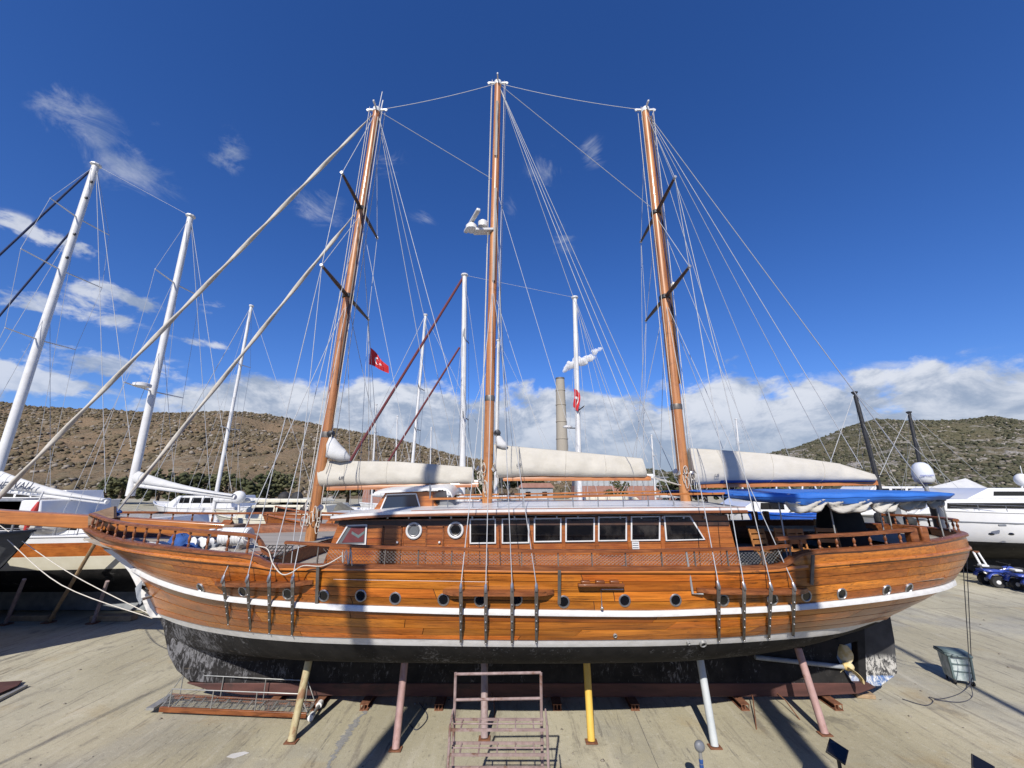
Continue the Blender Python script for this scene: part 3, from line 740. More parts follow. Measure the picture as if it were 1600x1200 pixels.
def surf(s, t):
    a = min(max(s, 0), 1) * (NS - 1); i = min(int(a), NS - 2); fa = a - i
    j = int(np.clip(np.searchsorted(TT, t) - 1, 0, len(TT) - 2)); fb = (t - TT[j]) / (TT[j + 1] - TT[j])
    p = (DEN[i, j] * (1 - fa) + DEN[i + 1, j] * fa) * (1 - fb) + (DEN[i, j + 1] * (1 - fa) + DEN[i + 1, j + 1] * fa) * fb
    return p
def hp(s, t, off=0.0, side=-1):
    """point on the hull, pushed out by off; side -1 faces the camera"""
    p = surf(s, t)
    if off:
        e = .006; a, b_ = surf(min(s + e, 1), t) - surf(max(s - e, 0), t), surf(s, min(t + .08, 7)) - surf(s, max(t - .08, 0))
        n = np.cross(a, b_); n /= (np.linalg.norm(n) + 1e-9)
        if n[1] < 0 and abs(n[1]) > .15 or (abs(n[1]) <= .15 and n[0] * (s - .5) < 0): n = -n
        p = p + n * off
    return Vector((p[0], YC + side * p[1], p[2]))
# project the near side once, to find where a strap or porthole seen in the photograph sits on the planking
sg = np.linspace(.02, .98, 500); tg = np.linspace(0, 5, 160)
HPX = np.array([[proj(q[0], YC - q[1], q[2]) for t_ in tg for q in (surf(s_, t_),)] for s_ in sg])
def hull_at(px, py):
    d = (HPX[:, :, 0] - px) ** 2 + (HPX[:, :, 1] - py) ** 2
    i, j = np.unravel_index(np.argmin(d), d.shape)
    return sg[i], tg[j]

def make_hull():
    b = MB(); J = len(TT)
    def mi(t): return 0 if t < 2.99 else (1 if t < 3.99 else 2)
    for side in (-1, 1):
        k = len(b.v)
        for i in range(NS):
            for j in range(J):
                x, u, z = DEN[i, j]; b.v.append(Vector((x, YC + side * u, z)))
        for i in range(NS - 1):
            for j in range(J - 1):
                q = (k + i * J + j, k + (i + 1) * J + j, k + (i + 1) * J + j + 1, k + i * J + j + 1)
                b.f.append(q if side == 1 else q[::-1]); b.m.append(mi((TT[j] + TT[j + 1]) / 2))
        # inner face of the bulwark
        P = []
        for i in range(2, NS - 2, 2):
            row = []
            for t_ in (0, .35, .7, 1.0, 1.25, 1.5):
                q = surf(i / (NS - 1), t_); row.append(Vector((q[0] * .99, YC + side * max(q[1] - .10, 0), q[2])))
            P.append(row)
        b.grid(P, 3)
    return b.build('hull', ['seam', 'white_worn', 'bottom_scraped', 'rail_wood'], gulet, 50)
hull = make_hull()

def plank(s0, s1, t0, t1, mat, parent, off=.014, n=None, name='plank'):
    n = n or max(4, int((s1 - s0) * 120))
    g = .07 * (t1 - t0); rows = []
    for i in range(n + 1):
        s = s0 + (s1 - s0) * i / n
        a, c = t0 + g * .5, t1 - g * .5
        rows.append([hp(s, a, -.004), hp(s, a, off), hp(s, (a + c) / 2, off + .004), hp(s, c, off), hp(s, c, -.004)])
    b = MB(); b.grid([r_[::-1] for r_ in rows]); 
    b.add([*rows[0]], [(0, 1, 2, 3, 4)]); b.add([*rows[-1]], [(4, 3, 2, 1, 0)])
    return b.build(name, mat, parent, 30)
rng = random.Random(11)
def strakes(t0, t1, n, s0=.004, s1=.996, mean=.19):
    for k in range(n):
        a, c = t0 + (t1 - t0) * k / n, t0 + (t1 - t0) * (k + 1) / n
        s = s0; first = True
        while s < s1 - .02:
            L = mean * rng.uniform(.7, 1.3) * (rng.uniform(.3, 1) if first else 1); first = False
            e = min(s + L, s1)
            if s1 - e < .06: e = s1
            plank(s, e - .0006, a, c, 'hull_wood', hull); s = e
strakes(1.0, 1.94, 5)
strakes(2.06, 2.985, 4)
def s_of_px(px, t):
    q = [abs(proj(*hp(s_, t))[0] - px) for s_ in sg]; return sg[int(np.argmin(q))]
sb, se = s_of_px(398, .5), s_of_px(1240, .5)
for a, c in ((.004, .10), (.1003, sb)): plank(a, c, .06, .95, 'hull_wood', hull)
for a, c in ((se, .84), (.8403, .93), (.9303, .996)): plank(a, c, .06, .95, 'hull_wood', hull)

def rail_sweep(pts, w, h, up=Vector((0, 0, 1)), rnd=True):
    """rounded rail section swept along a path; w across, h tall"""
    pts = [Vector(p) for p in pts]; rows = []
    sec = [(-.5, -.5), (.5, -.5), (.5, .2), (.32, .5), (-.32, .5), (-.5, .2)] if rnd else [(-.5, -.5), (.5, -.5), (.5, .5), (-.5, .5)]
    for i, p in enumerate(pts):
        d = (pts[min(i + 1, len(pts) - 1)] - pts[max(i - 1, 0)]); sd, u = frame_of(d, up)
        rows.append([p + sd * a * w + u * c * h for a, c in sec])
    b = MB(); b.grid(rows, 0, True); b.add(rows[0], [tuple(range(len(sec) - 1, -1, -1))]); b.add(rows[-1], [tuple(range(len(sec)))])
    b.f = [f[::-1] for f in b.f]
    return b
def along(t, off, s0=0.0, s1=1.0, n=140, side=-1, dz=0.0, inset=0.0):
    out = []
    for i in range(n + 1):
        s = s0 + (s1 - s0) * i / n
        p = hp(s, t, off, side)
        if inset: p.y -= side * min(inset, abs(p.y - YC))
        out.append(p + Vector((0, 0, dz)))
    return out
for side in (-1, 1):
    rail_sweep(along(0, 0, .0, 1, 200, side, .012, .03), .18, .055).build('cap_rail', 'rail_wood', gulet, 40)
    rail_sweep(along(1.0, .02, .003, .997, 180, side), .06, .055).build('rubbing_strake', 'hull_wood', gulet, 40)
    rail_sweep(along(2.0, .03, .004, .997, 180, side), .09, .088).build('white_strake', 'white_worn', gulet, 40)
for k, (a, c, t_) in enumerate(((.34, .46, 1.40), (.40, .52, 1.80))):
    rail_sweep(along(t_, .012, a, c, 60), .006, .007).build('painted_glint', 'white_paint', gulet, 40)  # white strips painted in as specular glints along the varnished planking

# stem, keel, rudder, propeller
def stem_part(t0, t1, fwd, w, mat, name):
    poly_f, poly_b = [], []
    for i in range(15):
        p = surf(0, t0 + (t1 - t0) * i / 14)
        poly_f.append(Vector((p[0] - fwd, YC - w / 2, p[2]))); poly_b.append(Vector((p[0] + .22, YC - w / 2, p[2])))
    P = [[f, b_] for f, b_ in zip(poly_f, poly_b)]
    b = MB(); b.prism(poly_f + poly_b[::-1], (0, w, 0)); return b.build(name, mat, gulet, 40, .015)
stem_part(1.35, 4.0, .10, .24, 'white_worn', 'stem_post')
stem_part(0.0, 1.35, .07, .22, 'grey_wood', 'stem_head')
kp = [(-8.75, 1.75), (-8.62, 1.45), (-8.42, 1.0), (-8.15, .68), (-7.8, .45), (-7.2, .40), (8.25, .40), (8.1, .62), (7.95, .95), (8.1, 1.36), (6.5, 1.3), (0, 1.25), (-5.0, 1.15), (-7.0, 1.0), (-7.9, 1.2)]
MB().prism([(x, YC - .17, z) for x, z in kp], (0, .34, 0)).build('keel', 'bottom_scraped', gulet, 40, .02)
sp_ = [(-7.85, .42), (-7.3, .28), (-6.4, .17), (0, .13), (7, .14), (8.3, .20), (8.75, .33), (8.6, .42), (-7.0, .42)]
MB().prism([(x, YC - .19, z) for x, z in sp_], (0, .38, 0)).build('keel_shoe', 'keel_shoe', gulet, 40, .015)
rp = [W(a, c, YC) for a, c in ((1332, 978), (1388, 962), (1398, 1052), (1388, 1062), (1318, 1063), (1318, 1050), (1346, 1048), (1344, 985))]
MB().prism([p + Vector((0, -.06, 0)) for p in [W(1344, 972, YC), W(1388, 960, YC), W(1395, 1000, YC), W(1399, 1050, YC), W(1392, 1058, YC), W(1348, 1060, YC)]], (0, .12, 0)).build('rudder', 'rudder_paint', gulet, 40, .02)
MB().prism([p + Vector((0, -.1, 0)) for p in [W(1300, 990, YC), W(1346, 972, YC), W(1349, 1062, YC), W(1338, 1062, YC), W(1334, 1000, YC), W(1300, 1010, YC)]], (0, .2, 0)).build('rudder_post', 'bottom_black', gulet, 40, .02)
MB().prism([p + Vector((0, -.08, 0)) for p in [W(1312, 1054, YC), W(1350, 1052, YC), W(1390, 1057, YC), W(1372, 1070, YC), W(1312, 1072, YC)]], (0, .16, 0)).build('skeg', 'rudder_paint', gulet, 40, .02)
MB().tube([W(1180, 1027, YC - .3), W(1318, 1042, YC - .24)], .05, 12).build('propeller_shaft', 'grey_primer', gulet)
def make_prop():
    hub = W(1324, 1041, YC - .24); ax = (W(1303, 1046, YC) - W(1180, 1027, YC - .1)).normalized()
    o = MB().lathe([(.05, -.12), (.085, -.08), (.10, 0), (.08, .1), (.02, .16)], hub, ax, 14).build('propeller', 'prop_bronze', gulet)
    sd, up = frame_of(ax)
    for a0 in (R(100), R(220), R(340)):
        rows = []
        for i in range(8):
            r = .08 + .36 * i / 7; wd = .16 * math.sin(math.pi * min((i + 1.2) / 9.2, 1)) ** .7
            tw = R(62 - 34 * i / 7); rd = sd * math.cos(a0) + up * math.sin(a0); tn = ax.cross(rd)
            ch = tn * math.cos(tw) + ax * math.sin(tw)
            nn = rd.cross(ch)
            front = [hub + rd * r + ch * wd * c + nn * (.018 * (1 - c * c) + .004) for c in (-1, -.5, 0, .5, 1)]
            back = [hub + rd * r + ch * wd * c - nn * (.018 * (1 - c * c) + .004) for c in (1, .5, 0, -.5, -1)]
            rows.append(front + back)
        b = MB(); b.grid(rows, 0, True); b.add(rows[-1], [tuple(range(10))]); b.build('blade', 'prop_bronze', o, 60)
make_prop()

# decks
def deck(x0, x1, z, name, mat='deck_teak', n=30, th=.05):
    rows = []
    for i in range(n + 1):
        x = x0 + (x1 - x0) * i / n
        u = max(float(np.interp(x, C0[:NS - 4, 0], C0[:NS - 4, 1])) - .12, .02)
        zz = z(x) if callable(z) else z
        rows.append([Vector((x, YC + u * c, zz + .05 * (1 - c * c))) for c in (-1, -.5, 0, .5, 1)])
    b = MB(); b.grid(rows); b.f = [f[::-1] for f in b.f]
    return b.build(name, mat, gulet, 60)
deck(-11.4, -5.05, lambda x: 3.55 + .01 * (-5 - x), 'foredeck'); deck(-5.05, 5.25, 3.24, 'side_deck'); deck(5.25, 8.9, 3.18, 'aft_deck'); deck(8.9, 11.1, lambda x: 3.66 + .015 * (x - 8), 'stern_deck')
MB().box((-5.05, YC, 3.39), (.08, 5.9, .36)).build('deck_step', 'rail_wood', gulet)
MB().box((8.9, YC, 3.42), (.08, 4.6, .5)).build('deck_step', 'rail_wood', gulet)

# portholes in the planking
for px, py in ((316, 917), (381, 922), (450, 926), (507, 930), (563, 931), (618, 934), (694, 936), (751, 937), (807, 937), (882, 939), (977, 938), (1054, 938), (1130, 936), (1206, 935), (1258, 930), (1314, 926), (1384, 921), (1418, 919)):
    s, t_ = hull_at(px, py); p = hp(s, t_, .012); n = (hp(s, t_, .1) - hp(s, t_, 0)).normalized()
    o = MB().lathe([(.080, -.03), (.080, .012), (.088, .024), (.102, .022), (.110, .012), (.110, -.02)], p, n, 20).build('porthole', 'steel', gulet)
    MB().lathe([(.0, .006), (.082, .006), (.082, -.02)], p, n, 20).build('glass', 'dark_glass', o)

# chain plates: channel board standing off the side, straps over it
STRAP_TOPS = []
def chain_group(x0, x1, y, straps, rake):
    a, c = hull_at(x0, y), hull_at(x1, y)
    rows = []
    for i in range(13):
        f = i / 12; s = a[0] + (c[0] - a[0]) * f; t_ = a[1] + (c[1] - a[1]) * f
        dep = .20 * min(1, min(f, 1 - f) * 7 + .25)
        p = hp(s, t_, .0); q = p + Vector((0, -dep, 0))
        rows.append([p + Vector((0, 0, .035)), q + Vector((0, 0, .035)), q - Vector((0, 0, .035)), p - Vector((0, 0, .035))])
    b = MB(); b.grid(rows, 0, True); b.add(rows[0], [(0, 1, 2, 3)]); b.add(rows[-1], [(3, 2, 1, 0)]); b.f = [f[::-1] for f in b.f]
    b.build('channel_board', 'rail_wood', gulet, 40)
    for tx, ty, bx, by in straps:
        s, t_ = hull_at(tx + (800 - tx) * .03, y); p = hp(s, t_)
        top = W(tx, ty, p.y - .215); top.z = p.z + .09; top.x = W(tx, proj(*top)[1], top.y).x; ty = proj(*top)[1]
        s2, t2 = hull_at(bx, by); bot = hp(s2, t2, .03)
        mid = top.copy(); mid.z -= .22
        up = Vector((0, -1, 0))
        path = [top]
        for f in (.14, .3, .45, .6, .75, 1.0):
            s3, t3 = hull_at(tx + (bx - tx) * f, ty + (by - ty) * f); q = hp(s3, t3)
            path.append(W(tx + (bx - tx) * f, ty + (by - ty) * f, top.y if f < .2 else min(top.y + (bot.y - top.y) * f, q.y - (.16 if f < .7 else (.12 if f < .9 else .05)))))
        bot, mid = path[-1], path[1]
        m = MB()
        rows = [[p + Vector((-w_, 0, 0)), p + Vector((w_, 0, 0)), p + Vector((w_, .018, 0)), p + Vector((-w_, .018, 0))] for p, w_ in zip(path, (.032, .032, .030, .029, .027, .025, .022))]
        m.grid(rows, 0, True); m.add(rows[0], [(0, 1, 2, 3)]); m.add(rows[-1], [(3, 2, 1, 0)]); m.f = [f_[::-1] for f_ in m.f]
        o = m.build('chain_plate', 'strap_steel', gulet)
        for q in path[2:]:
            q = q + Vector((0, -.002, 0)); MB().lathe([(.014, 0), (.014, .014), (.006, .02)], q + Vector((0, -.006, 0)), Vector((0, -1, .1)), 8).build('bolt', 'steel', o)
        MB().lathe([(.022, -.05), (.03, -.02), (.03, .05), (.018, .09)], top, Vector((rake * .1, .12, 1)), 8).build('turnbuckle', 'steel', o)
        STRAP_TOPS.append(top + Vector((0, 0, .06)))
chain_group(338, 490, 910, [(348, 905, 357, 976), (386, 905, 391, 985), (420, 905, 421, 990), (457, 908, 456, 993)], 1)
chain_group(694, 866, 924, [(720, 925, 720, 1005), (759, 925, 759, 1006), (800, 925, 800, 1006), (838, 925, 838, 1004)], 0)
chain_group(1086, 1260, 921, [(1123, 921, 1124, 1002), (1163, 921, 1163, 1001), (1205, 921, 1202, 998), (1241, 920, 1240, 994)], -1)
for tx, ty, bx, by in ((502, 886, 498, 940), (873, 888, 873, 942), (1262, 866, 1264, 912)):
    s, t_ = hull_at(tx, ty); s2, t2 = hull_at(bx, by)
    MB().bar(hp(s, t_, .12), hp(s2, t2, .05), .055, .02, Vector((0, -1, 0))).build('chain_plate', 'strap_steel', gulet)
# boarding step with three slots, handles
s, t_ = hull_at(937, 911); c0 = hp(s, t_, .05)
m = MB(); m.bar(c0 + Vector((-.40, -.05, 0)), c0 + Vector((.42, -.05, 0)), .12, .045)
st = m.build('boarding_step', 'rail_wood', gulet, 40, .012)
for k in (-.26, 0, .26): MB().box(c0 + Vector((k, -.02, .045)), (.16, .10, .05)).build('block', 'rail_wood', st, 40, .012)
s, t_ = hull_at(938, 918); c0 = hp(s, t_, .06)
MB().tube([c0 + Vector((.40, 0, 0)), c0, c0 + Vector((0, 0, -.28))], .012, 8).build('boarding_rod', 'steel', gulet)
MB().sphere(c0 + Vector((0, -.01, -.3)), .03, 10, 6).build('rod_knob', 'steel', gulet)
s, t_ = hull_at(1082, 925); c0 = hp(s, t_, .05)
MB().tube([c0 + Vector((-.02, .05, .72)), c0 + Vector((0, 0, 0)), c0 + Vector((.18, -.02, .0))], .02, 8).build('drain_pipe', 'galvanised', gulet)
for px, py, r in ((960, 992, .035), (1075, 1003, .03), (1098, 1005, .065)):
    s, t_ = hull_at(px, py); p = hp(s, t_, .0); n = (hp(s, t_, .1) - p).normalized()
    o = MB().lathe([(r * .6, -.02), (r * .6, .03), (r * .8, .045), (r, .04), (r * 1.1, .0)], p, n, 14).build('through_hull_outlet', 'galvanised', gulet)
    MB().lathe([(0, .032), (r * .6, .032)], p, n, 14).build('bore', 'black_rubber', o)

# turned balusters and hand rails at bow and stern
BAL = [(.030, 0), (.030, .05), (.018, .07), (.034, .12), (.036, .17), (.020, .22), (.016, .235), (.030, .25), (.030, .30)]
def balustrade(s0, s1, step, hgt, side, fade=None, mat='rail_wood'):
    pts = along(0, 0, s0, s1, 220, side, .05, .05)
    L = 0; acc = [0]
    for a, c in zip(pts, pts[1:]): L += (c - a).length; acc.append(L)
    n = max(2, int(L / step))
    for k in range(n + 1):
        d = L * k / n; i = min(int(np.searchsorted(acc, d)), len(pts) - 1); p = pts[i]
        MB().lathe([(r * .78, z / .30 * hgt) for r, z in BAL], p, n=8).build('baluster', mat, gulet)
    return pts
def hand_rail(pts, hgt, w=.11, h=.06):
    return rail_sweep([p + Vector((0, 0, hgt + .02)) for p in pts], w, h).build('hand_rail', 'rail_wood', gulet, 40)
for side in (-1, 1):
    e0 = s_of_px(383, 0)
    p = balustrade(.010, e0, .47, .30, side)
    tail = [p[-1] + Vector((.14, 0, -.03 )), p[-1] + Vector((.25, -.0, -.14)), p[-1] + Vector((.34, 0, -.28)), p[-1] + Vector((.48, 0, -.36))]
    hand_rail(p + tail, .30)
    a0, a1 = s_of_px(1216, 0), s_of_px(1434, 0)
    a0 = s_of_px(1258, 0)
    p = balustrade(a0, a1, .36, .20, side)
    hand_rail([p[0] + Vector((-.45, 0, -.02)), p[0] + Vector((-.2, 0, 0))] + p, .20)
    b0 = .955
    p = balustrade(b0, .998, .26, .22, side); hand_rail(p, .22)
    for px in (1433, 1450):
        q = hp(s_of_px(px, 0), 0, 0, side) + Vector((0, -side * .08, 0))
        MB().box(q + Vector((0, 0, .16)), (.16, .16, .30)).build('bitt_post', 'rail_wood', gulet, 40, .03)

# waist: steel stanchions, wooden top rail and netting
f0, f1 = s_of_px(440, 0), s_of_px(1240, 0)
for side in (-1, 1):
    base = along(0, 0, f0, f1, 200, side, .05, .06)
    def rail_z(p):
        px, py = proj(p.x, YC - abs(p.y - YC), p.z)
        y = np.interp(px, [440, 505, 600, 850, 1000, 1200, 1245], [847, 851, 855, 861, 861, 856, 851])
        return W(800, y, YC - abs(p.y - YC)).z
    top = [Vector((p.x, p.y, rail_z(p))) for p in base]
    rail_sweep(top, .10, .05).build('hand_rail', 'rail_wood', gulet, 40)
    L = [0]
    for a, c in zip(base, base[1:]): L.append(L[-1] + (c - a).length)
    n = int(L[-1] / .62)
    for k in range(n + 1):
        i = min(int(np.searchsorted(L, L[-1] * k / n)), len(base) - 1)
        MB().bar(base[i] - Vector((0, 0, .02)), top[i] - Vector((0, 0, .02)), .035, .02).build('stanchion', 'strap_steel', gulet)
    # diamond netting, many thin strands
    m = MB(); step = .072
    i0 = int(np.searchsorted(L, .72)) if side == -1 else 0
    d = L[i0]
    pos = lambda d_, f: base[min(int(np.searchsorted(L, d_)), len(base) - 1)].lerp(top[min(int(np.searchsorted(L, d_)), len(base) - 1)], f)
    def ip(d_, f):
        x = np.interp(d_, L, [p.x for p in base]); y = np.interp(d_, L, [p.y for p in base])
        z0, z1 = np.interp(d_, L, [p.z for p in base]), np.interp(d_, L, [p.z for p in top])
        return Vector((x, y, z0 + (z1 - z0 - .04) * f))
    while d < L[-1] - .3 - step:
        for q in (1, -1):
            a, c = (ip(d, .04), ip(d + .26, .88)) if q == 1 else (ip(d + .26, .04), ip(d, .88))
            m.tube([a, c], .0027, 3, cap=False)
        d += step
    if side == -1: m.build('netting', 'galvanised', gulet, 180, kind='stuff')

# ---------------------------------------------------------------- deckhouse
YN = 8.95                                     # near wall of the deckhouse
YF = 2 * YC - YN
def quad_near(pts, Y=YN): return [W(a, c, Y) for a, c in pts]
def make_cabin():
    zb = 3.26
    def at_z(px, py): return W(px, py, YN)
    ft, rt = W(531, 813, YN), W(1136, 804, YN)
    fb, rb = W(503, 868, YN), W(1153, 850, YN)
    fb.z = rb.z = zb
    b = MB()
    for Y, flip in ((YN, 1), (YF, 0)):
        q = [Vector((p.x, Y, p.z)) for p in (fb, rb, rt, ft)]
        b.add(q, [(0, 1, 2, 3) if flip else (3, 2, 1, 0)])
    b.add([Vector((fb.x, YN, zb)), Vector((ft.x, YN, ft.z)), Vector((ft.x, YF, ft.z)), Vector((fb.x, YF, zb))], [(0, 1, 2, 3)])
    b.add([Vector((rb.x, YN, zb)), Vector((rt.x, YN, rt.z)), Vector((rt.x, YF, rt.z)), Vector((rb.x, YF, zb))], [(3, 2, 1, 0)])
    wall = b.build('cabin_wall', 'cabin_wood', gulet)
    # planks of the near wall, cut by the panel joints
    wins = [(734, 775, 810.5, 849.5), (784, 827, 810, 849), (834, 877, 809.5, 847), (883, 929, 808.5, 846.5), (934, 979, 807.5, 845.5), (985, 1031, 806.5, 845)]
    joints = [503, 598, 632, 666, 696, 730, 780, 830.5, 880, 931.5, 982, 1033, 1103, 1153]
    nrow = 9
    zt = ft.z - .02
    X = lambda px: W(px, 830, YN).x
    for a, c in zip(joints, joints[1:]):
        for k in range(nrow):
            z0, z1 = zb + (zt - zb) * k / nrow, zb + (zt - zb) * (k + 1) / nrow - .006
            x0, x1 = X(a) + .008, X(c) - .004
            f = lambda z: (z - zb) / (ft.z - zb)
            lo = lambda z: fb.x + (ft.x - fb.x) * f(z) + .01; hi = lambda z: rb.x + (rt.x - rb.x) * f(z) - .01
            if a == 503: q = [(lo(z0), z0), (x1, z0), (x1, z1), (lo(z1), z1)]
            elif c == 1153: q = [(x0, z0), (hi(z0), z0), (hi(z1), z1), (x0, z1)]
            else: q = [(x0, z0), (x1, z0), (x1, z1), (x0, z1)]
            MB().prism([(x, YN - .014, z) for x, z in q], (0, .012, 0)).build('plank', 'cabin_wood', wall)
    # posts between the windows
    for px in (730, 780, 830.5, 880, 931.5, 982, 1033):
        MB().box((X(px), YN - .028, (zb + zt) / 2), (.075, .026, zt - zb)).build('post', 'cabin_wood', wall, 35, .006)
    MB().box(((ft.x + rt.x) / 2, YN - .03, zt - .03), (rt.x - ft.x, .03, .09)).build('top_board', 'spreader_wood', wall)
    def window(pts, frame='white_paint', glass='cabin_glass', fw=.028, Y=YN - .016):
        P = quad_near(pts, Y); c = sum(P, Vector()) / len(P)
        inn = [p + (c - p).normalized() * fw * 1.35 for p in P]
        n = len(P); b = MB()
        for y0 in (0,):
            o = P + inn; d = Vector((0, -.035, 0))
            vs = [p for p in o] + [p + d for p in o]
            fs = []
            for i in range(n):
                j = (i + 1) % n
                fs += [(2 * n + i, 2 * n + j, 3 * n + j, 3 * n + i), (i, 2 * n + i, 2 * n + j, j)[::-1], (n + i, n + j, 3 * n + j, 3 * n + i)[::-1]]
            b.add(vs, fs)
        o = b.build('window', frame, gulet, 30)
        MB().prism([p + Vector((0, -.006, 0)) for p in inn], (0, -.010, 0)).build('pane', glass, o)
        return o
    for x0, x1, y0, y1 in wins:
        o = window([(x0, y0), (x1, y0 - .4), (x1, y1 - .6), (x0, y1)])
    window([(1036, 805.5), (1078, 805.5), (1101, 843), (1039.5, 845)])
    o = window([(543, 820), (574.5, 819), (572.5, 851), (524, 852)], glass='grey_glass')
    # a red and green blind behind the forward pane
    P = quad_near([(549, 824), (570, 823), (568, 847), (534, 848)], YN - .034)
    MB().prism(P, (0, -.003, 0)).build('blind', 'red_sailcloth', o)
    P = quad_near([(550, 830), (560, 836), (570, 829), (570, 833), (560, 841), (549, 834)], YN - .039)
    MB().prism(P, (0, -.002, 0)).build('blind_stripe', 'bin_green', o)
    # round ports
    for px, py, gl in ((647, 829, 'grey_glass'), (712, 828, 'dark_glass')):
        p = W(px, py, YN - .016); n = Vector((0, -1, 0))
        o = MB().lathe([(.130, 0), (.130, .03), (.15, .045), (.172, .035), (.178, 0)], p, n, 28).build('round_window', 'white_paint', gulet)
        MB().lathe([(0, .012), (.132, .012), (.132, 0)], p, n, 28).build('pane', gl, o)
        MB().tube([p + Vector((.11 * math.cos(a), -.018, .11 * math.sin(a))) for a in [i * .2618 for i in range(25)]], .008, 6).build('inner_ring', 'steel', o)
    # two doors with raised frames and white knobs
    for x0, x1 in ((600, 628), (667, 693)):
        a, c = X(x0), X(x1); d = MB()
        for x in (a, c): d.box((x, YN - .026, (zb + zt - .1) / 2), (.03, .03, zt - zb - .1))
        d.box(((a + c) / 2, YN - .026, zt - .11), (c - a + .03, .03, .03))
        o = d.build('door', 'rail_wood', gulet)
        for k in range(8):
            z0 = zb + (zt - .14 - zb) * k / 8; z1 = zb + (zt - .14 - zb) * (k + 1) / 8 - .006
            MB().box(((a + c) / 2, YN - .022, (z0 + z1) / 2), (c - a - .034, .016, z1 - z0)).build('plank', 'cabin_wood', o)
        MB().sphere((c - .07, YN - .055, W(600, 847, YN).z), .026, 10, 7).build('door_knob', 'white_paint', o)
    MB().box(W(993, 852, YN - .03), (.15, .03, .15)).build('louvre_vent', 'white_paint', gulet, 35, .004)
    for k in range(3):
        MB().box(W(993, 852, YN - .047) + Vector((0, 0, -.045 + .045 * k)), (.12, .012, .012)).build('louvre', 'plastic_grey', gulet)
    # roof, cambered, dropping at the forward end
    rows, und = [], []
    xs = np.linspace(W(507, 810, 8.7).x, W(1166, 795, 8.7).x, 60)
    for x in xs:
        px = proj(x, 8.7, 4.5)[0]
        ze = W(800, np.interp(px, [505, 560, 620, 700, 800, 1166], [808.5, 802.5, 799.5, 797.5, 796, 793]), 8.7).z
        f = (x - xs[0]) / (xs[-1] - xs[0])
        wd = 2.42 if f > .08 else 2.42 - .30 * (1 - f / .08) ** 2
        cam_ = .05 * min(1, .25 + f * 5)
        rows.append([Vector((x, YC + wd * c, ze + cam_ * (1 - c * c))) for c in np.linspace(-1, 1, 15)])
        und.append([Vector((x, YC + wd * c, ze - .07 + cam_ * (1 - c * c))) for c in np.linspace(-1, 1, 15)])
    b = MB(); b.grid([r[::-1] for r in rows]); b.grid(und)
    for k in (0, -1):
        b.grid([[r[k] for r in und], [r[k] for r in rows]] if k == 0 else [[r[k] for r in rows], [r[k] for r in und]])
    b.grid([und[0][::-1], rows[0][::-1]]); b.grid([und[-1], rows[-1]])
    b.build('cabin_roof', 'white_paint', gulet, 40)
    for side in (-1, 1):
        e = [Vector((r[0].x, YC + side * (YC - r[0].y), r[0].z)) for r in rows]
        rail_sweep([p + Vector((0, side * .012, -.075)) for p in e], .03, .05).build('roof_trim', 'rail_wood', gulet)
        rail_sweep([p + Vector((0, -side * .05, .008)) for p in e[12:]], .03, .014).build('roof_trim', 'rail_wood', gulet)
    # hooks and curtain wire under the eave
    for px in range(540, 1130, 33):
        MB().box(W(px, 808.5, YN - .05), (.03, .03, .05)).build('eave_hook', 'white_paint', gulet)
    wire('eave_wire', W(540, 808, YN - .07), W(1128, 803, YN - .07), gulet, .006)
    # rail along the roof
    for side in (-1, 1):
        Yr = YC + side * 1.95
        mir = lambda p: Vector((p.x, Yr, p.z))
        top = [mir(W(px, py, YC - 1.95)) for px, py in ((672, 779.5), (760, 778), (900, 775.5), (1030, 772.5), (1132, 771))]
        rail_sweep(top, .06, .045).build('roof_rail', 'spar_wood', gulet)
        for i in range(12):
            px = 700 + i * 39
            tp = mir(W(px, np.interp(px, [672, 760, 900, 1030, 1132], [779.5, 778, 775.5, 772.5, 771]), YC - 1.95))
            MB().tube([Vector((tp.x, Yr, 4.55)), tp], .013, 6).build('stanchion', 'steel', gulet)
make_cabin()

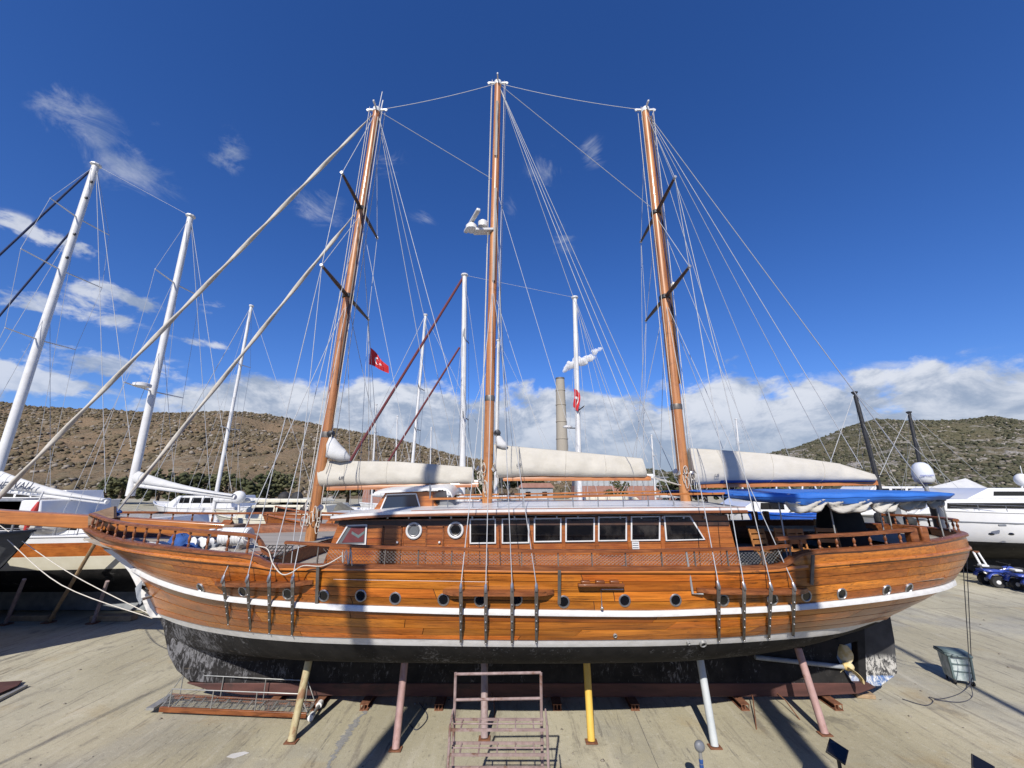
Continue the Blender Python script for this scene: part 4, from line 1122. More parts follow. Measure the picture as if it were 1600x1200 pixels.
def make_wheelhouse():
    Y = YC - 1.05
    prof = [W(a, c, Y) for a, c in ((577, 806), (692, 806), (693, 800), (678, 786), (676, 768), (602, 770))]
    b = MB(); b.prism(prof, (0, 2.1, 0))
    wh = b.build('wheelhouse', 'cabin_wood', gulet, 35, .015)
    q = [W(a, c, Y - .012) for a, c in ((604, 772.5), (651, 771), (659, 799), (592, 801))]
    c = sum(q, Vector()) / 4; inn = [p + (c - p).normalized() * .05 for p in q]
    for i in range(4):
        MB().bar(q[i].lerp(inn[i], .3), q[(i + 1) % 4].lerp(inn[(i + 1) % 4], .3), .03, .035, Vector((0, -1, 0))).build('window_frame', 'white_paint', wh)
    MB().prism([p for p in inn], (0, -.012, 0)).build('pane', 'blue_glass', wh)
    rows = []
    for px, py in ((588, 769), (600, 767), (640, 765), (680, 762.5), (694, 762), (701, 764), (706, 769), (708, 775)):
        p = W(px, py, Y); rows.append([Vector((p.x, YC + 1.2 * k, p.z + .10 * (1 - k * k))) for k in np.linspace(-1, 1, 9)])
    und = [[q_ - Vector((0, 0, .05)) for q_ in r] for r in rows]
    b = MB(); b.grid([r[::-1] for r in rows]); b.grid(und)
    b.grid([[r[0] for r in und], [r[0] for r in rows]]); b.grid([[r[-1] for r in rows], [r[-1] for r in und]]); b.grid([und[0][::-1], rows[0][::-1]]); b.grid([und[-1], rows[-1]])
    b.build('wheelhouse_roof', 'white_paint', gulet, 40)
    m = MB()
    P = [[Vector((q_.x, YC - 1.14 + k, q_.z)) for k in (0, 2.28)] for q_ in [W(a, c, YC) for a, c in ((680, 768), (690, 766), (699, 769), (704, 776))]]
    MB().box(W(685, 788, YC - .4), (.5, .8, .34)).build('instrument_box', 'dark_metal', wh, 35, .02)
    MB().box(W(700, 788, YC - .8), (.42, .1, .24)).build('instrument_panel', 'plastic_grey', wh, 35, .02)
    MB().tube([W(621, 761, YC) + Vector((.16 * math.cos(a), 0, .16 * math.sin(a))) for a in [i * .35 for i in range(13)]], .03, 8).build('horn', 'dark_metal', wh)
    MB().tube([W(672, 780, Y - .2), W(672, 757, Y - .2)], .018, 6).build('stanchion', 'steel', wh)
make_wheelhouse()

# ---------------------------------------------------------------- masts, spars, rigging
def mast_line(bx, by, tx, ty, Y=YC):
    tp, lo = W(tx, ty, Y), W(bx, by, Y); return lo, tp
def at_y(lo, tp, py):
    """point of a mast seen at picture height py"""
    best = min((abs(proj(*lo.lerp(tp, k / 400))[1] - py), k) for k in range(401))[1]; return lo.lerp(tp, best / 400)
FORE, MAIN, MIZ = mast_line(484, 852, 589, 172), mast_line(761, 790, 778, 130), mast_line(1073, 790, 1008, 172)
def make_mast(line, r0, r1, name='mast', label=None):
    lo, tp = line
    pts = [lo.lerp(tp, k / 12) for k in range(13)]
    m = MB().tube(pts, [r0 + (r1 - r0) * (k / 12) ** 1.4 for k in range(13)], 18).build(name, 'mast_wood', gulet, 60, label=label)
    d = (tp - lo).normalized()
    cap = MB(); cap.lathe([(r1 * 1.12, -.12), (r1 * 1.18, -.06), (r1 * 1.18, .03), (r1 * .6, .06)], tp, d, 14)
    for a in range(4):
        q = Vector((math.cos(a * 1.57), math.sin(a * 1.57), 0)); cap.bar(tp + q * .08, tp + q * .34 + Vector((0, 0, .02)), .05, .06)
        cap.lathe([(.05, -.02), (.05, .02)], tp + q * .33, Vector((q.y, q.x, 0)), 8)
    cap.build('mast_cap', 'white_paint', m)
    for f in (.20,):
        p = lo.lerp(tp, f); MB().lathe([(r0 * 1.03, -.08), (r0 * 1.06, -.06), (r0 * 1.06, .06), (r0 * 1.03, .08)], p, d, 16).build('mast_band', 'strap_steel', m)
    return m
mast_f = make_mast(FORE, .145, .122, label='raked forward mast of varnished wood'); mast_m = make_mast(MAIN, .140, .118); mast_z = make_mast(MIZ, .152, .125)
def sail_track(line, m, f0, f1, off, w=.05):
    lo, tp = line; MB().bar(lo.lerp(tp, f0) + off, lo.lerp(tp, f1) + off, w, .05, Vector((0, -1, 0))).build('sail_track', 'spreader_wood', m)
sail_track(MAIN, mast_m, .77, .93, Vector((.0, -.16, 0)), .09); sail_track(MAIN, mast_m, .45, .68, Vector((.03, -.17, 0)), .08)
sail_track(FORE, mast_f, .30, .97, Vector((.13, -.10, 0)), .04); sail_track(MIZ, mast_z, .25, .97, Vector((.14, -.11, 0)), .04)
TIPS = {}
def spreader(line, m, key, mid_py, half, r=.05):
    lo, tp = line; c = at_y(lo, tp, mid_py)
    for s in (-1, 1):
        e = c + Vector((0, s * half, .02)); TIPS[key, s] = e
        b = MB(); b.tube([c + Vector((0, s * .1, 0)), c + Vector((0, s * half * .5, .01)), e], [r * 1.2, r * 1.15, r * .75], 8)
        o = b.build('spreader', 'spreader_wood', m)
        MB().lathe([(r * .9, -.04), (r * .95, .04)], e, Vector((0, 1, 0)), 8).build('spreader_tip', 'steel', o)
    MB().lathe([(.16, -.07), (.175, -.05), (.175, .05), (.16, .07)], c, (tp - lo), 14).build('spreader_band', 'dark_metal', m)
spreader(FORE, mast_f, 'fu', 328, 1.55); spreader(FORE, mast_f, 'fl', 463, 1.75)
spreader(MIZ, mast_z, 'zu', 334, 1.55); spreader(MIZ, mast_z, 'zl', 466, 1.75)
TF, TM, TZ = FORE[1], MAIN[1], MIZ[1]
mir = lambda p: Vector((p.x, 2 * YC - p.y, p.z))
def shroud(a, b, p, r=.0085, both=True, mat='wire'):
    wire('shroud', a, b, p, r, mat)
    if both: wire('shroud', mir(a), mir(b), p, r, mat)
ST = STRAP_TOPS
TB, MBD = -1, 0
up_ = Vector((0, 0, -.05))
# fore
shroud(TF + up_, TIPS['fu', -1], mast_f); shroud(TIPS['fu', -1], TIPS['fl', -1], mast_f); shroud(TIPS['fl', -1], ST[1], mast_f)
shroud(at_y(*FORE, 335), TIPS['fl', -1], mast_f)
shroud(at_y(*FORE, 470), ST[0], mast_f); shroud(at_y(*FORE, 470), ST[3], mast_f); shroud(at_y(*FORE, 335), ST[2], mast_f)
# main (no spreaders)
for k, py in ((4, 450), (5, 150), (6, 290), (7, 450)): shroud(at_y(*MAIN, py), ST[k], mast_m)
# mizzen
shroud(TZ + up_, TIPS['zu', -1], mast_z); shroud(TIPS['zu', -1], TIPS['zl', -1], mast_z); shroud(TIPS['zl', -1], ST[9], mast_z)
shroud(at_y(*MIZ, 340), TIPS['zl', -1], mast_z); shroud(TIPS['zu', -1], ST[10], mast_z)
shroud(at_y(*MIZ, 470), ST[8], mast_z); shroud(at_y(*MIZ, 470), ST[11], mast_z)
def stay(a, b, p=None, r=.010, mat='wire', sag=0.0, name='stay'): wire(name, a, b, p or gulet, r, mat, sag)
stay(TF, TM, r=.009, sag=.1); stay(TM, TZ, r=.009, sag=.12)
stay(TF, at_y(*MAIN, 283), r=.010); stay(TM, at_y(*MIZ, 330), r=.010)
stay(TZ, W(1474, 800, YC), r=.012)                                              # backstay to the stern
stay(TZ, W(1348, 732, YC), r=.009); stay(TZ, W(1300, 722, YC), r=.008)          # topping lifts
stay(TM, W(1012, 722, YC), r=.009); stay(TM, W(985, 718, YC), r=.008); stay(TM, W(1075, 790, YC + 2.3), r=.010)
stay(TM, W(1060, 800, YC - 2.2), r=.008)
stay(TF, W(742, 733, YC), r=.009); stay(TF, W(716, 728, YC), r=.008); stay(TF, W(700, 790, YC + 2.2), r=.009)
stay(at_y(*FORE, 335), W(640, 720, YC), r=.007); stay(at_y(*MAIN, 290), W(900, 705, YC), r=.007); stay(at_y(*MIZ, 330), W(1180, 707, YC), r=.007)
stay(at_y(*MIZ, 470), W(1130, 702, YC), r=.007); stay(at_y(*MAIN, 450), W(850, 700, YC), r=.007)
for q in (W(1236, 720, YC), W(1172, 704, YC)): stay(TZ, q, r=.007)
stay(TIPS['fl', 1], W(560, 790, YC + 1.5), r=.007); stay(TIPS['zl', 1], W(1004, 790, YC + 2), r=.007); stay(TIPS['fl', -1] , W(455, 880, YC - 3), r=.007)
# halyards down the masts
for ln, m in ((FORE, mast_f), (MAIN, mast_m), (MIZ, mast_z)):
    lo, tp = ln
    for dx, dy in ((-.2, -.16), (.24, -.12), (.28, .05), (-.24, .06)):
        MB().tube([tp + Vector((dx, dy, -.05)), lo.lerp(tp, .06) + Vector((dx * .85, dy * 1.2, 0))], .009, 6).build('halyard', 'rope', m)
    # rope coils hung at the foot
    rg = random.Random(int(lo.x * 10)); b = MB()
    for k in range(9):
        c = lo.lerp(tp, rg.uniform(.04, .085)) + Vector((rg.uniform(-.25, .28), -.22 + rg.uniform(-.05, .05), 0)); w, h = rg.uniform(.03, .06), rg.uniform(.10, .2)
        b.tube([c + Vector((w * math.cos(a), rg.uniform(-.01, .01), h * math.sin(a) - h)) for a in [i * .5236 for i in range(13)]], .011, 5, cap=False)
    b.build('rope_coil', 'rope', m, 180)
    for k, (dx, dy) in enumerate(((-.22, -.12), (.2, -.18))):
        c = lo.lerp(tp, .065) + Vector((dx, dy, 0)); MB().lathe([(.05, -.07), (.075, -.05), (.05, -.01), (.05, .03), (.075, .07)], c, Vector((dx, dy, .1)), 12).build('winch', 'steel', m)
# furled headsails, rolled and bound
def furled(a, b, r, m):
    L = (b - a).length; n = int(L / .10)
    pts = [a.lerp(b, i / n) for i in range(n + 1)]
    rr = [r * min(1, .35 + min(i, n - i) / n * 9) for i in range(n + 1)]
    return MB().tube(pts, rr, 12, twist=.34, twamp=.26).build('furled_headsail', 'furled_sail', m, 180)
a1, b1 = W(586, 176, YC), W(-160, 902, YC)
b1 = a1 + (W(-20, 795, YC) - a1) * 1.06
furled(a1.lerp(b1, .03), b1, .052, mast_f); wire('forestay', a1, b1, mast_f, .02)
a2, b2 = W(553, 336, YC), W(184, 796, YC)
furled(a2.lerp(b2, .04), a2.lerp(b2, .985), .047, mast_f); wire('forestay', a2, W(178, 806, YC), mast_f, .02)
MB().lathe([(.10, -.05), (.12, -.03), (.07, 0), (.12, .05), (.10, .07)], W(181, 801, YC), a2 - b2, 12).build('furling_drum', 'blue_cloth', mast_f)

# bowsprit
bsa, bsb = W(-160, 797, YC), W(362, 829, YC)
d = (bsb - bsa)
bs = MB().bar(bsa, bsb, .30, .34).build('bowsprit', 'spar_wood', gulet, 35, .03)
MB().lathe([(.26, -.12), (.27, 0), (.26, .12)], bsb - d.normalized() * .15, d, 4).build('heel_chock', 'rail_wood', bs)
MB().box(bsb + Vector((.05, 0, -.05)), (.30, .5, .42)).build('heel_post', 'grey_wood', bs, 35, .02)
b = MB()
for s_ in (-1, 1): b.bar(W(140, 812, YC + s_ * .2), W(180, 800, YC + s_ * .28), .07, .3)
b.build('gammon_cheek', 'grey_wood', bs)

# booms under sail covers
def sail_cover(top, bot, mast, seed, blue=False, half=.19, mark=None):
    """top / bot: picture outline of the bundle at the centreline"""
    rg = np.random.default_rng(seed)
    tx = np.linspace(0, 1, 46)
    T = [W(np.interp(f, [p[0] for p in top], [p[1] for p in top]), np.interp(f, [p[0] for p in top], [p[2] for p in top]), YC) for f in tx]
    B = [W(np.interp(f, [p[0] for p in bot], [p[1] for p in bot]), np.interp(f, [p[0] for p in bot], [p[2] for p in bot]), YC) for f in tx]
    rows = []
    for i, (a, c) in enumerate(zip(T, B)):
        hgt = (a - c).length; ring = []
        w = half * (.75 + .25 * hgt / .7)
        if i == len(T) - 1: w *= .6
        for k in range(20):
            an = 2 * math.pi * k / 20; f = (1 - math.cos(an)) / 2          # 0 bottom .. 1 top
            wid = w * math.sin(an) * (1.30 - 1.0 * f)
            wr = .055 * (vnoise(np.array([i * .55 + k * .12]), np.array([k * .32 + seed]), seed)[0] - .5) * math.sin(an) ** 2 * 2
            ring.append(c.lerp(a, f) + Vector((0, -(wid + wr * np.sign(wid)), 0)))
        rows.append(ring)
    b = MB(); b.grid(rows, 0, True); b.add(rows[0], [tuple(range(20))]); b.add(rows[-1], [tuple(range(19, -1, -1))])
    if blue:
        n = len(b.f) - 2
        for i in range(len(rows) - 1):
            for k in range(20):
                if k in (0, 1, 19, 18) and i > 6: b.m[i * 20 + k] = 1
    o = b.build('sail_cover', ['canvas', 'blue_cloth'] if blue else 'canvas', mast, 180)
    bm = rail_sweep([B[2] + Vector((0, 0, -.02)), B[-1] + Vector(((.1), 0, -.02))], .15, .13).build('boom', 'spar_wood', mast)
    # cover seam and lacing
    for f in (8, 20, 32):
        MB().tube([p * 1.0 + Vector((0, -.006 if p.y < YC else .006, 0)) for p in rows[f]], .006, 4, cap=False).build('seam_band', 'canvas', o)
    if mark:
        p = W(mark[0], mark[1], YC - half * 1.0)
        text_mesh('US', .11, 'ink', 'sail_mark', o, p + Vector((0, -.03, 0)), (1, 0, .05), (0, .12, 1), .25)
    return o
sail_cover([(0, 497, 722), (.1, 520, 720), (.5, 620, 721), (1, 738, 730)], [(0, 503, 762), (.15, 535, 760), (.5, 620, 757), (1, 742, 756)], mast_f, 3, mark=(533, 747))
sail_cover([(0, 772, 694), (.15, 800, 697), (.5, 900, 706), (1, 1003, 716)], [(0, 776, 747), (.3, 845, 744), (.6, 920, 746), (1, 1010, 746)], mast_m, 4, half=.24, mark=(810, 727))
sail_cover([(0, 1075, 700), (.15, 1110, 702), (.45, 1205, 709), (.8, 1310, 724), (1, 1366, 741)], [(0, 1081, 758), (.15, 1120, 756), (.5, 1215, 754), (1, 1362, 753)], mast_z, 5, blue=True, half=.26, mark=(1119, 743))
# bunched sail heads above the covers
for px, py, m, sc, ln in ((520, 704, mast_f, 1.0, 26), (780, 691, mast_m, .55, 12)):
    a, c, e = W(px - 2, py - 22 * sc, YC - .05), W(px + 2, py + 2, YC - .1), W(px + ln, py + 13 * sc, YC - .12)
    MB().tube([a, a.lerp(c, .5), c, c.lerp(e, .5), e], [.05, .13 * sc + .02, .22 * sc, .16 * sc, .05], 12, twist=.9, twamp=.18).build('sail_head', 'white_canvas', m, 180)
    MB().lathe([(.05, -.08), (.1, -.05), (.1, .05), (.05, .08)], W(px - 3, py - 26 * sc, YC - .08), Vector((0, 1, .2)), 10).build('halyard_block', 'dark_metal', m)
# mainsheet tackles at boom ends
for a, c, m in ((W(741, 752, YC), W(752, 772, YC), mast_f), (W(1010, 743, YC), W(1062, 758, YC), mast_m)):
    for k in range(4): MB().tube([a + Vector((0, .05 * k - .1, 0)), c + Vector((0, .06 * k - .1, 0))], .008, 5).build('sheet', 'rope', m)
    MB().box(a.lerp(c, .1), (.2, .1, .14)).build('sheet_block', 'white_paint', m, 35, .02)

# radar on the middle mast, masthead aerials
rm = at_y(*MAIN, 362); e = W(737, 354, YC - .25)
rd = MB().bar(rm, e + Vector((.1, 0, -.18)), .30, .09).build('radar_bracket', 'white_paint', mast_m, 35, .02)
MB().lathe([(.14, -.16), (.19, -.12), (.19, 0), (.12, .08), (.06, .14)], e, n=16).build('radar_pedestal', 'white_paint', rd)
MB().lathe([(.11, -.02), (.16, .0), (.16, .18), (.1, .24)], rm.lerp(e, .5) + Vector((0, -.05, .02)), n=14).build('searchlight', 'white_paint', rd)
a = e + Vector((0, 0, .2)); dr = Vector((.30, -.62, 0)).normalized()
MB().bar(a - dr * .62, a + dr * .62, .13, .11).build('radar_antenna', 'white_paint', rd, 35, .03)
MB().tube([TF + Vector((.05, 0, 0)), TF + Vector((.12, 0, .85))], .014, 6).build('aerial', 'white_paint', mast_f)
MB().tube([TF + Vector((.14, 0, 0)), TF + Vector((.18, 0, .45))], .02, 6).build('aerial', 'white_paint', mast_f)
MB().lathe([(.06, 0), (.1, .05), (.1, .14), (.04, .2)], at_y(*MIZ, 452) + Vector((.3, -.05, 0)), n=10).build('deck_light', 'white_paint', mast_z)

# ---------------------------------------------------------------- aft deck: awning, poles, furniture
def make_awning():
    xs = np.linspace(W(1128, 772, 9.2).x, W(1468, 768, 9.9).x, 44)
    rows, flap = [], []
    for i, x in enumerate(xs):
        f = i / 43
        wd = (2.98 * min(1, .72 + f * 2.2) if f < .25 else 2.98) * (1 - max(0, f - .55) ** 2 * 2.6)
        zt = 4.83 + .035 * math.sin(f * 3.1) + .006 * math.sin(i * 1.3)
        rows.append([Vector((x, YC + wd * c, zt + .06 * (1 - c * c) + .01 * math.sin(i * .9 + c * 4))) for c in np.linspace(-1, 1, 13)])
        drop = np.interp(f, [0, .08, .22, .4, .75, 1], [.05, .13, .22, .19, .12, .0])
        flap.append((Vector((x, YC - wd - .015, zt)), Vector((x, YC - wd + .05 + .02 * math.sin(i * .7), zt - drop)), Vector((x, YC - wd + .45, zt - drop * 1.15))))
    b = MB(); b.grid([r[::-1] for r in rows]); b.grid([[f[0], f[0].lerp(f[1], .5) + Vector((0, -.02, 0)), f[1], f[2]] for f in flap])
    b.grid([[Vector((p.x, 2 * YC - p.y, p.z)) for p in (f[1], f[0])] for f in flap[4:26]])
    o = b.build('awning', 'blue_tarp', gulet, 60)
    md = o.modifiers.new('thickness', 'SOLIDIFY'); md.thickness = .008
    rail_sweep([f[0].lerp(f[1], .35) + Vector((0, -.03, 0)) for f in flap], .006, .006).build('awning_piping', 'blue_gelcoat', o)
    # rolled side curtains hung in scallops
    for k, (a, c) in enumerate(((1228, 1290), (1292, 1360), (1362, 1402), (1403, 1448), (1450, 1474))):
        rows = []
        for i in range(13):
            f = i / 12; px = a + (c - a) * f; yb = 789 + 15 * math.sin(math.pi * f) ** .7 - (2 if k > 2 else 0) - max(0, px - 1400) * .09
            p, q = W(px, 781, (8.17, 8.17, 8.25, 8.55, 9.0)[k]), W(px, yb - 2, (8.17, 8.17, 8.25, 8.55, 9.0)[k])
            rows.append([p + (q - p) * g + Vector((0, .05 * math.sin(g * 7 + i), 0)) for g in np.linspace(0, 1, 6)])
        q = MB(); q.grid(rows); oo = q.build('rolled_curtain', 'grey_canvas', gulet, 180)
        m = oo.modifiers.new('thickness', 'SOLIDIFY'); m.thickness = .05
    for (a, ya, c, yc, Y) in ((1222, 786, 1233, 846, 8.2), (1303, 785, 1314, 842, 8.35), (1378, 782, 1391, 838, 8.7), (1471, 775, 1482, 834, 9.6), (1479, 770, 1492, 827, 10.2)):
        p, q = W(a, ya, Y), W(c, yc, Y); p.y = q.y = Y
        MB().tube([Vector((q.x, Y + .12, 3.62)), Vector((q.x, Y + .12, 4.8))], .014, 8).build('awning_pole', 'galvanised', gulet)
        MB().tube([Vector((q.x, 2 * YC - Y - .12, 3.62)), Vector((q.x, 2 * YC - Y - .12, 4.8))], .018, 8).build('awning_pole', 'galvanised', gulet)
make_awning()
def chair(px, py, Y, ang, label):
    p = W(px, py, Y); z0 = 3.24
    t = empty('wooden_chair', (p.x, Y, z0), label, 'chair', 'slatted wooden chairs on the aft deck')
    Rm = Matrix.Rotation(ang, 3, 'Z'); L = lambda x, y, z: Vector((p.x, Y, z0)) + Rm @ Vector((x, y, z))
    for sx in (-.2, .2):
        MB().bar(L(sx, -.2, 0), L(sx, .12, .42), .03, .03).build('leg', 'chair_wood', t); MB().bar(L(sx, .2, 0), L(sx, -.18, .5), .03, .03).build('leg', 'chair_wood', t)
        MB().bar(L(sx, .18, .40), L(sx, .26, .85), .03, .03).build('back_post', 'chair_wood', t)
    for k in range(5): MB().bar(L(-.22, -.18 + k * .09, .43), L(.22, -.18 + k * .09, .43), .07, .018).build('slat', 'chair_wood', t)
    for k in range(3): MB().bar(L(-.21, .20 + k * .02, .58 + k * .11), L(.21, .20 + k * .02, .58 + k * .11), .02, .085).build('slat', 'chair_wood', t)
for i, (px, Y, a, lb) in enumerate(((1202, 9.0, .3, 'wooden slatted chair nearest the deckhouse behind the net rail'), (1236, 9.1, -.4, 'wooden slatted chair beside the first awning pole'),
                                    (1262, 9.0, .2, 'wooden slatted chair behind the aft chain plate'), (1306, 9.2, -.2, 'wooden slatted chair by the second awning pole'), (1285, 12.2, 3.0, 'wooden slatted chair on the far side of the deck table'))):
    chair(px, 860, Y, a, lb)
t = empty('deck_table', (W(1255, 845, 10.6).x, 10.6, 3.24), 'low grey topped table on the shaded aft deck', 'table')
c = Vector((W(1255, 845, 10.6).x, 10.6, 0))
MB().box(c + Vector((0, 0, 3.96)), (2.3, .9, .05)).build('table_top', 'grey_primer', t, 35, .01)
for sx in (-.9, .9):
    MB().box(c + Vector((sx, 0, 3.59)), (.12, .5, .70)).build('leg', 'rail_wood', t)
x0 = W(1311, 820, 10.4).x
t = empty('covered_helm', (x0, 10.4, 3.23), 'tall black canvas cover over the helm on the aft deck', 'helm cover')
b = MB()
rows = []
for f, w, d in ((0, .48, .45), (.35, .46, .42), (.7, .42, .38), (.92, .36, .30), (1, .24, .2)):
    z = 3.23 + 1.45 * f
    rows.append([Vector((x0 + w * math.copysign(abs(math.cos(a)) ** .55, math.cos(a)) + .05 * f, 10.4 + d * math.copysign(abs(math.sin(a)) ** .55, math.sin(a)) + .02 * math.sin(a * 5 + f * 6), z)) for a in [k * .3142 for k in range(20)]])
b.grid(rows, 0, True); b.add(rows[-1], [tuple(range(20))]); b.build('cover', 'black_cloth', t, 60)
MB().lathe([(.40, 0), (.42, .03), (.36, .06)], (x0, 10.4, 3.22), n=16).build('foot', 'dark_metal', t)
for px, lb in ((1404, 'grey folding davit panel on the far aft rail'), (1472, 'grey folding davit panel close to the stern rail')):
    p = W(px, 815, 12.0 if px < 1450 else 11.4)
    t = empty('davit', (p.x, p.y, 3.6), lb, 'davit', 'grey davits at the stern')
    MB().box((p.x, p.y, 4.15), (.22, .1, 1.0)).build('panel', 'plastic_grey', t, 35, .02)
    MB().box((p.x - .14, p.y, 4.15), (.05, .14, 1.1)).build('edge_post', 'dark_metal', t)
    if px < 1450: MB().bar((p.x, p.y, 4.5), (p.x + .95, p.y - .3, 4.68), .30, .03).build('arm_board', 'plastic_grey', t)
for k, (px, py, Y, lb) in enumerate(((1377, 818, 13.0, 'black cylindrical fender hung on the far aft rail'), (1393, 818, 13.0, 'second black fender on the far aft rail'), (1420, 816, 13.0, 'round black fender ball beside the davit'))):
    p = W(px, py, Y); b = MB()
    if k < 2: b.lathe([(.02, -.36), (.12, -.30), (.15, -.2), (.15, .2), (.12, .3), (.02, .36)], p, Vector((0, 0, 1)), 14)
    else: b.sphere(p, .19, 14, 9)
    b.tube([p + Vector((0, 0, .3)), p + Vector((0, 0, .5))], .012, 5)
    b.build('fender', 'black_rubber', None, label=lb, cat='fender', group='black fenders at the stern')
p = W(1395, 833, 12.4)
b = MB(); b.box((W(1350, 833, 12.4).x, 12.6, 3.5), (3.0, .8, .6)); b.build('bench', 'black_cloth', None, 35, .04, label='long black cushioned bench along the far aft rail', cat='bench')
b = MB(); b.box((W(1330, 838, 11.2).x, 11.3, 3.36), (2.6, 1.4, .3)); b.build('sun_bed', 'black_cloth', None, 35, .05, label='low black sun mattress in the shade of the awning', cat='mattress')
# satellite dome on its post
p = W(1442, 742, 11.6)
t = empty('satellite_dome', (p.x, p.y, 3.6), 'white satellite dome on a post above the blue awning', 'dome')
MB().lathe([(.02, .36), (.10, .345), (.175, .28), (.225, .15), (.24, 0), (.236, -.10), (.20, -.20), (.17, -.22)], p, n=28).build('radome', 'silver_domes', t, 60)
MB().lathe([(.16, -.22), (.18, -.20), (.13, -.25)], p, n=24).build('base_ring', 'blue_plastic', t)
MB().tube([Vector((p.x, p.y, 3.6)), p + Vector((0, 0, -.22))], .05, 10).build('post', 'galvanised', t)
text_mesh('marcom', .085, 'blue_plastic', 'lettering', t, p + Vector((-.13, -.232, -.02)), (1, -.60, 0), (0, 0, 1))

# ---------------------------------------------------------------- things on the foredeck
def barrel(px, py, Y, L, r, label):
    p = W(px, py, Y)
    t = empty('life_raft', (p.x, Y, p.z - r), label, 'life raft')
    n = 9
    MB().tube([p + Vector((-L / 2 + L * k / 12, 0, 0)) for k in range(13)], [r * (.9 if k in (0, 12) else 1) for k in range(13)], 18).build('canister', 'plastic_white', t)
    for k in range(n):
        c = p + Vector((-L / 2 + L * (k + .5) / n, 0, 0)); MB().lathe([(r * 1.0, -.02), (r * 1.04, -.012), (r * 1.04, .012), (r, .02)], c, Vector((1, 0, 0)), 18).build('rib', 'plastic_white', t)
    for sx in (-.2, .2): MB().box(p + Vector((sx, 0, -r - .02)), (.06, .36, .08)).build('cradle', 'steel', t)
barrel(369, 838, 9.7, .64, .19, 'white ribbed life raft canister on the foredeck')
p = W(317, 846, 9.6)
t = empty('anchor_windlass', (p.x, p.y, 3.58), 'pale anchor windlass with two handles on the foredeck', 'windlass')
MB().box((p.x + .15, p.y, 3.66), (.5, .3, .16)).build('base', 'grey_primer', t, 35, .02)
for dx, r in ((0, .10), (.24, .085)): MB().lathe([(r, -.1), (r * 1.15, -.08), (r * .7, -.02), (r * .7, .05), (r * 1.15, .09), (r * .8, .1)], (p.x + dx, p.y - .18, 3.78), Vector((-.3, -1, .1)), 18).build('drum', 'plastic_white', t)
for dx in (.12, .30):
    MB().tube([(p.x + dx, p.y, 3.75), (p.x + dx + .05, p.y, 4.02)], .014, 6).build('handle', 'steel', t); MB().lathe([(.06, -.015), (.07, 0), (.05, .02)], (p.x + dx + .05, p.y, 4.03), n=12).build('handle_cap', 'white_paint', t)
def heap(name, px, py, Y, w, d, h, mat, label, cat, seed, z0=3.57):
    rg = np.random.default_rng(seed); p = W(px, py, Y); rows = []
    for i in range(9):
        f = i / 8; rr = math.cos(f * math.pi / 2) ** .6 if i < 8 else 0.02
        rows.append([Vector((p.x + w / 2 * rr * math.cos(a) * (1 + .25 * (rg.random() - .5)), Y + d / 2 * rr * math.sin(a) * (1 + .25 * (rg.random() - .5)), z0 + h * math.sin(f * math.pi / 2) * (1 + .25 * (rg.random() - .5)))) for a in [k * .2618 for k in range(24)]])
    b = MB(); b.grid(rows, 0, True); b.add(rows[-1], [tuple(range(24))])
    return b.build(name, mat, None, 180, label=label, cat=cat)
heap('blue_tarpaulin', 284, 840, 9.9, .6, .5, .32, 'blue_cloth', 'crumpled blue tarpaulin on the foredeck beside the bowsprit', 'tarpaulin', 1)
heap('blue_tarpaulin', 298, 847, 9.3, .4, .35, .2, 'blue_cloth', 'small heap of blue cloth next to the windlass', 'tarpaulin', 2)
heap('sail_bag', 243, 845, 9.5, .8, .5, .2, 'white_canvas', 'white sail bag lying behind the bow balusters', 'bag', 3)
heap('sail_bag', 210, 838, 10.2, .7, .5, .18, 'plastic_grey', 'grey folded cover lying near the stem head', 'bag', 4)
heap('rope_pile', 343, 848, 9.3, .45, .4, .12, 'rope', 'coiled pale rope on deck right of the windlass', 'rope', 5)
p = W(412, 853, 9.3); b = MB(); b.box((p.x, p.y, 3.42), (.62, .5, .34)); 
b.build('deck_box', 'spar_wood', None, 35, .02, label='varnished wooden deck box at the foredeck step', cat='box')
p = W(428, 866, 8.9)
t = empty('drying_rack', (p.x, p.y, 3.27), 'folded black plastic grating leaning beside the deck box', 'grating')
for k in range(7): MB().bar(p + Vector((-.26 + k * .085, -.1, -.06)), p + Vector((-.26 + k * .085, .25, .14)), .014, .014).build('bar', 'black_rubber', t)
for k in range(5): MB().bar(p + Vector((-.28, -.1 + k * .085, -.06 + k * .05)), p + Vector((.28, -.1 + k * .085, -.06 + k * .05)), .014, .014).build('bar', 'black_rubber', t)
def rope_obj(pts, r, label, mat='rope', name='rope'):
    P = [Vector(p) for p in pts]; out = []
    n = len(P)
    for i in range(n - 1):
        a, b_, c, d_ = P[max(i - 1, 0)], P[i], P[i + 1], P[min(i + 2, n - 1)]
        for k in range(6):
            t_ = k / 6; out.append(.5 * ((2 * b_) + (c - a) * t_ + (2 * a - 5 * b_ + 4 * c - d_) * t_ ** 2 + (3 * b_ - a - 3 * c + d_) * t_ ** 3))
    out.append(P[-1])
    return MB().tube(out, r, 7).build(name, mat, None, 180, label=label, cat='rope')
rope_obj([W(372, 838, 9.3), W(400, 852, 8.2), W(418, 858, 7.85), W(426, 880, 7.7), W(440, 897, 7.62), W(455, 895, 7.62), W(474, 884, 7.7), W(505, 884, 7.75), W(535, 868, 7.8)], .010, 'slack white rope looped over the cap rail aft of the bow step')
rope_obj([W(535, 862, 7.75), W(536, 880, 7.72), W(541, 860, 7.72), W(544, 882, 7.72), W(548, 859, 7.74), W(550, 884, 7.75)], .010, 'rope hank hanging on the net rail below the forward cabin window')
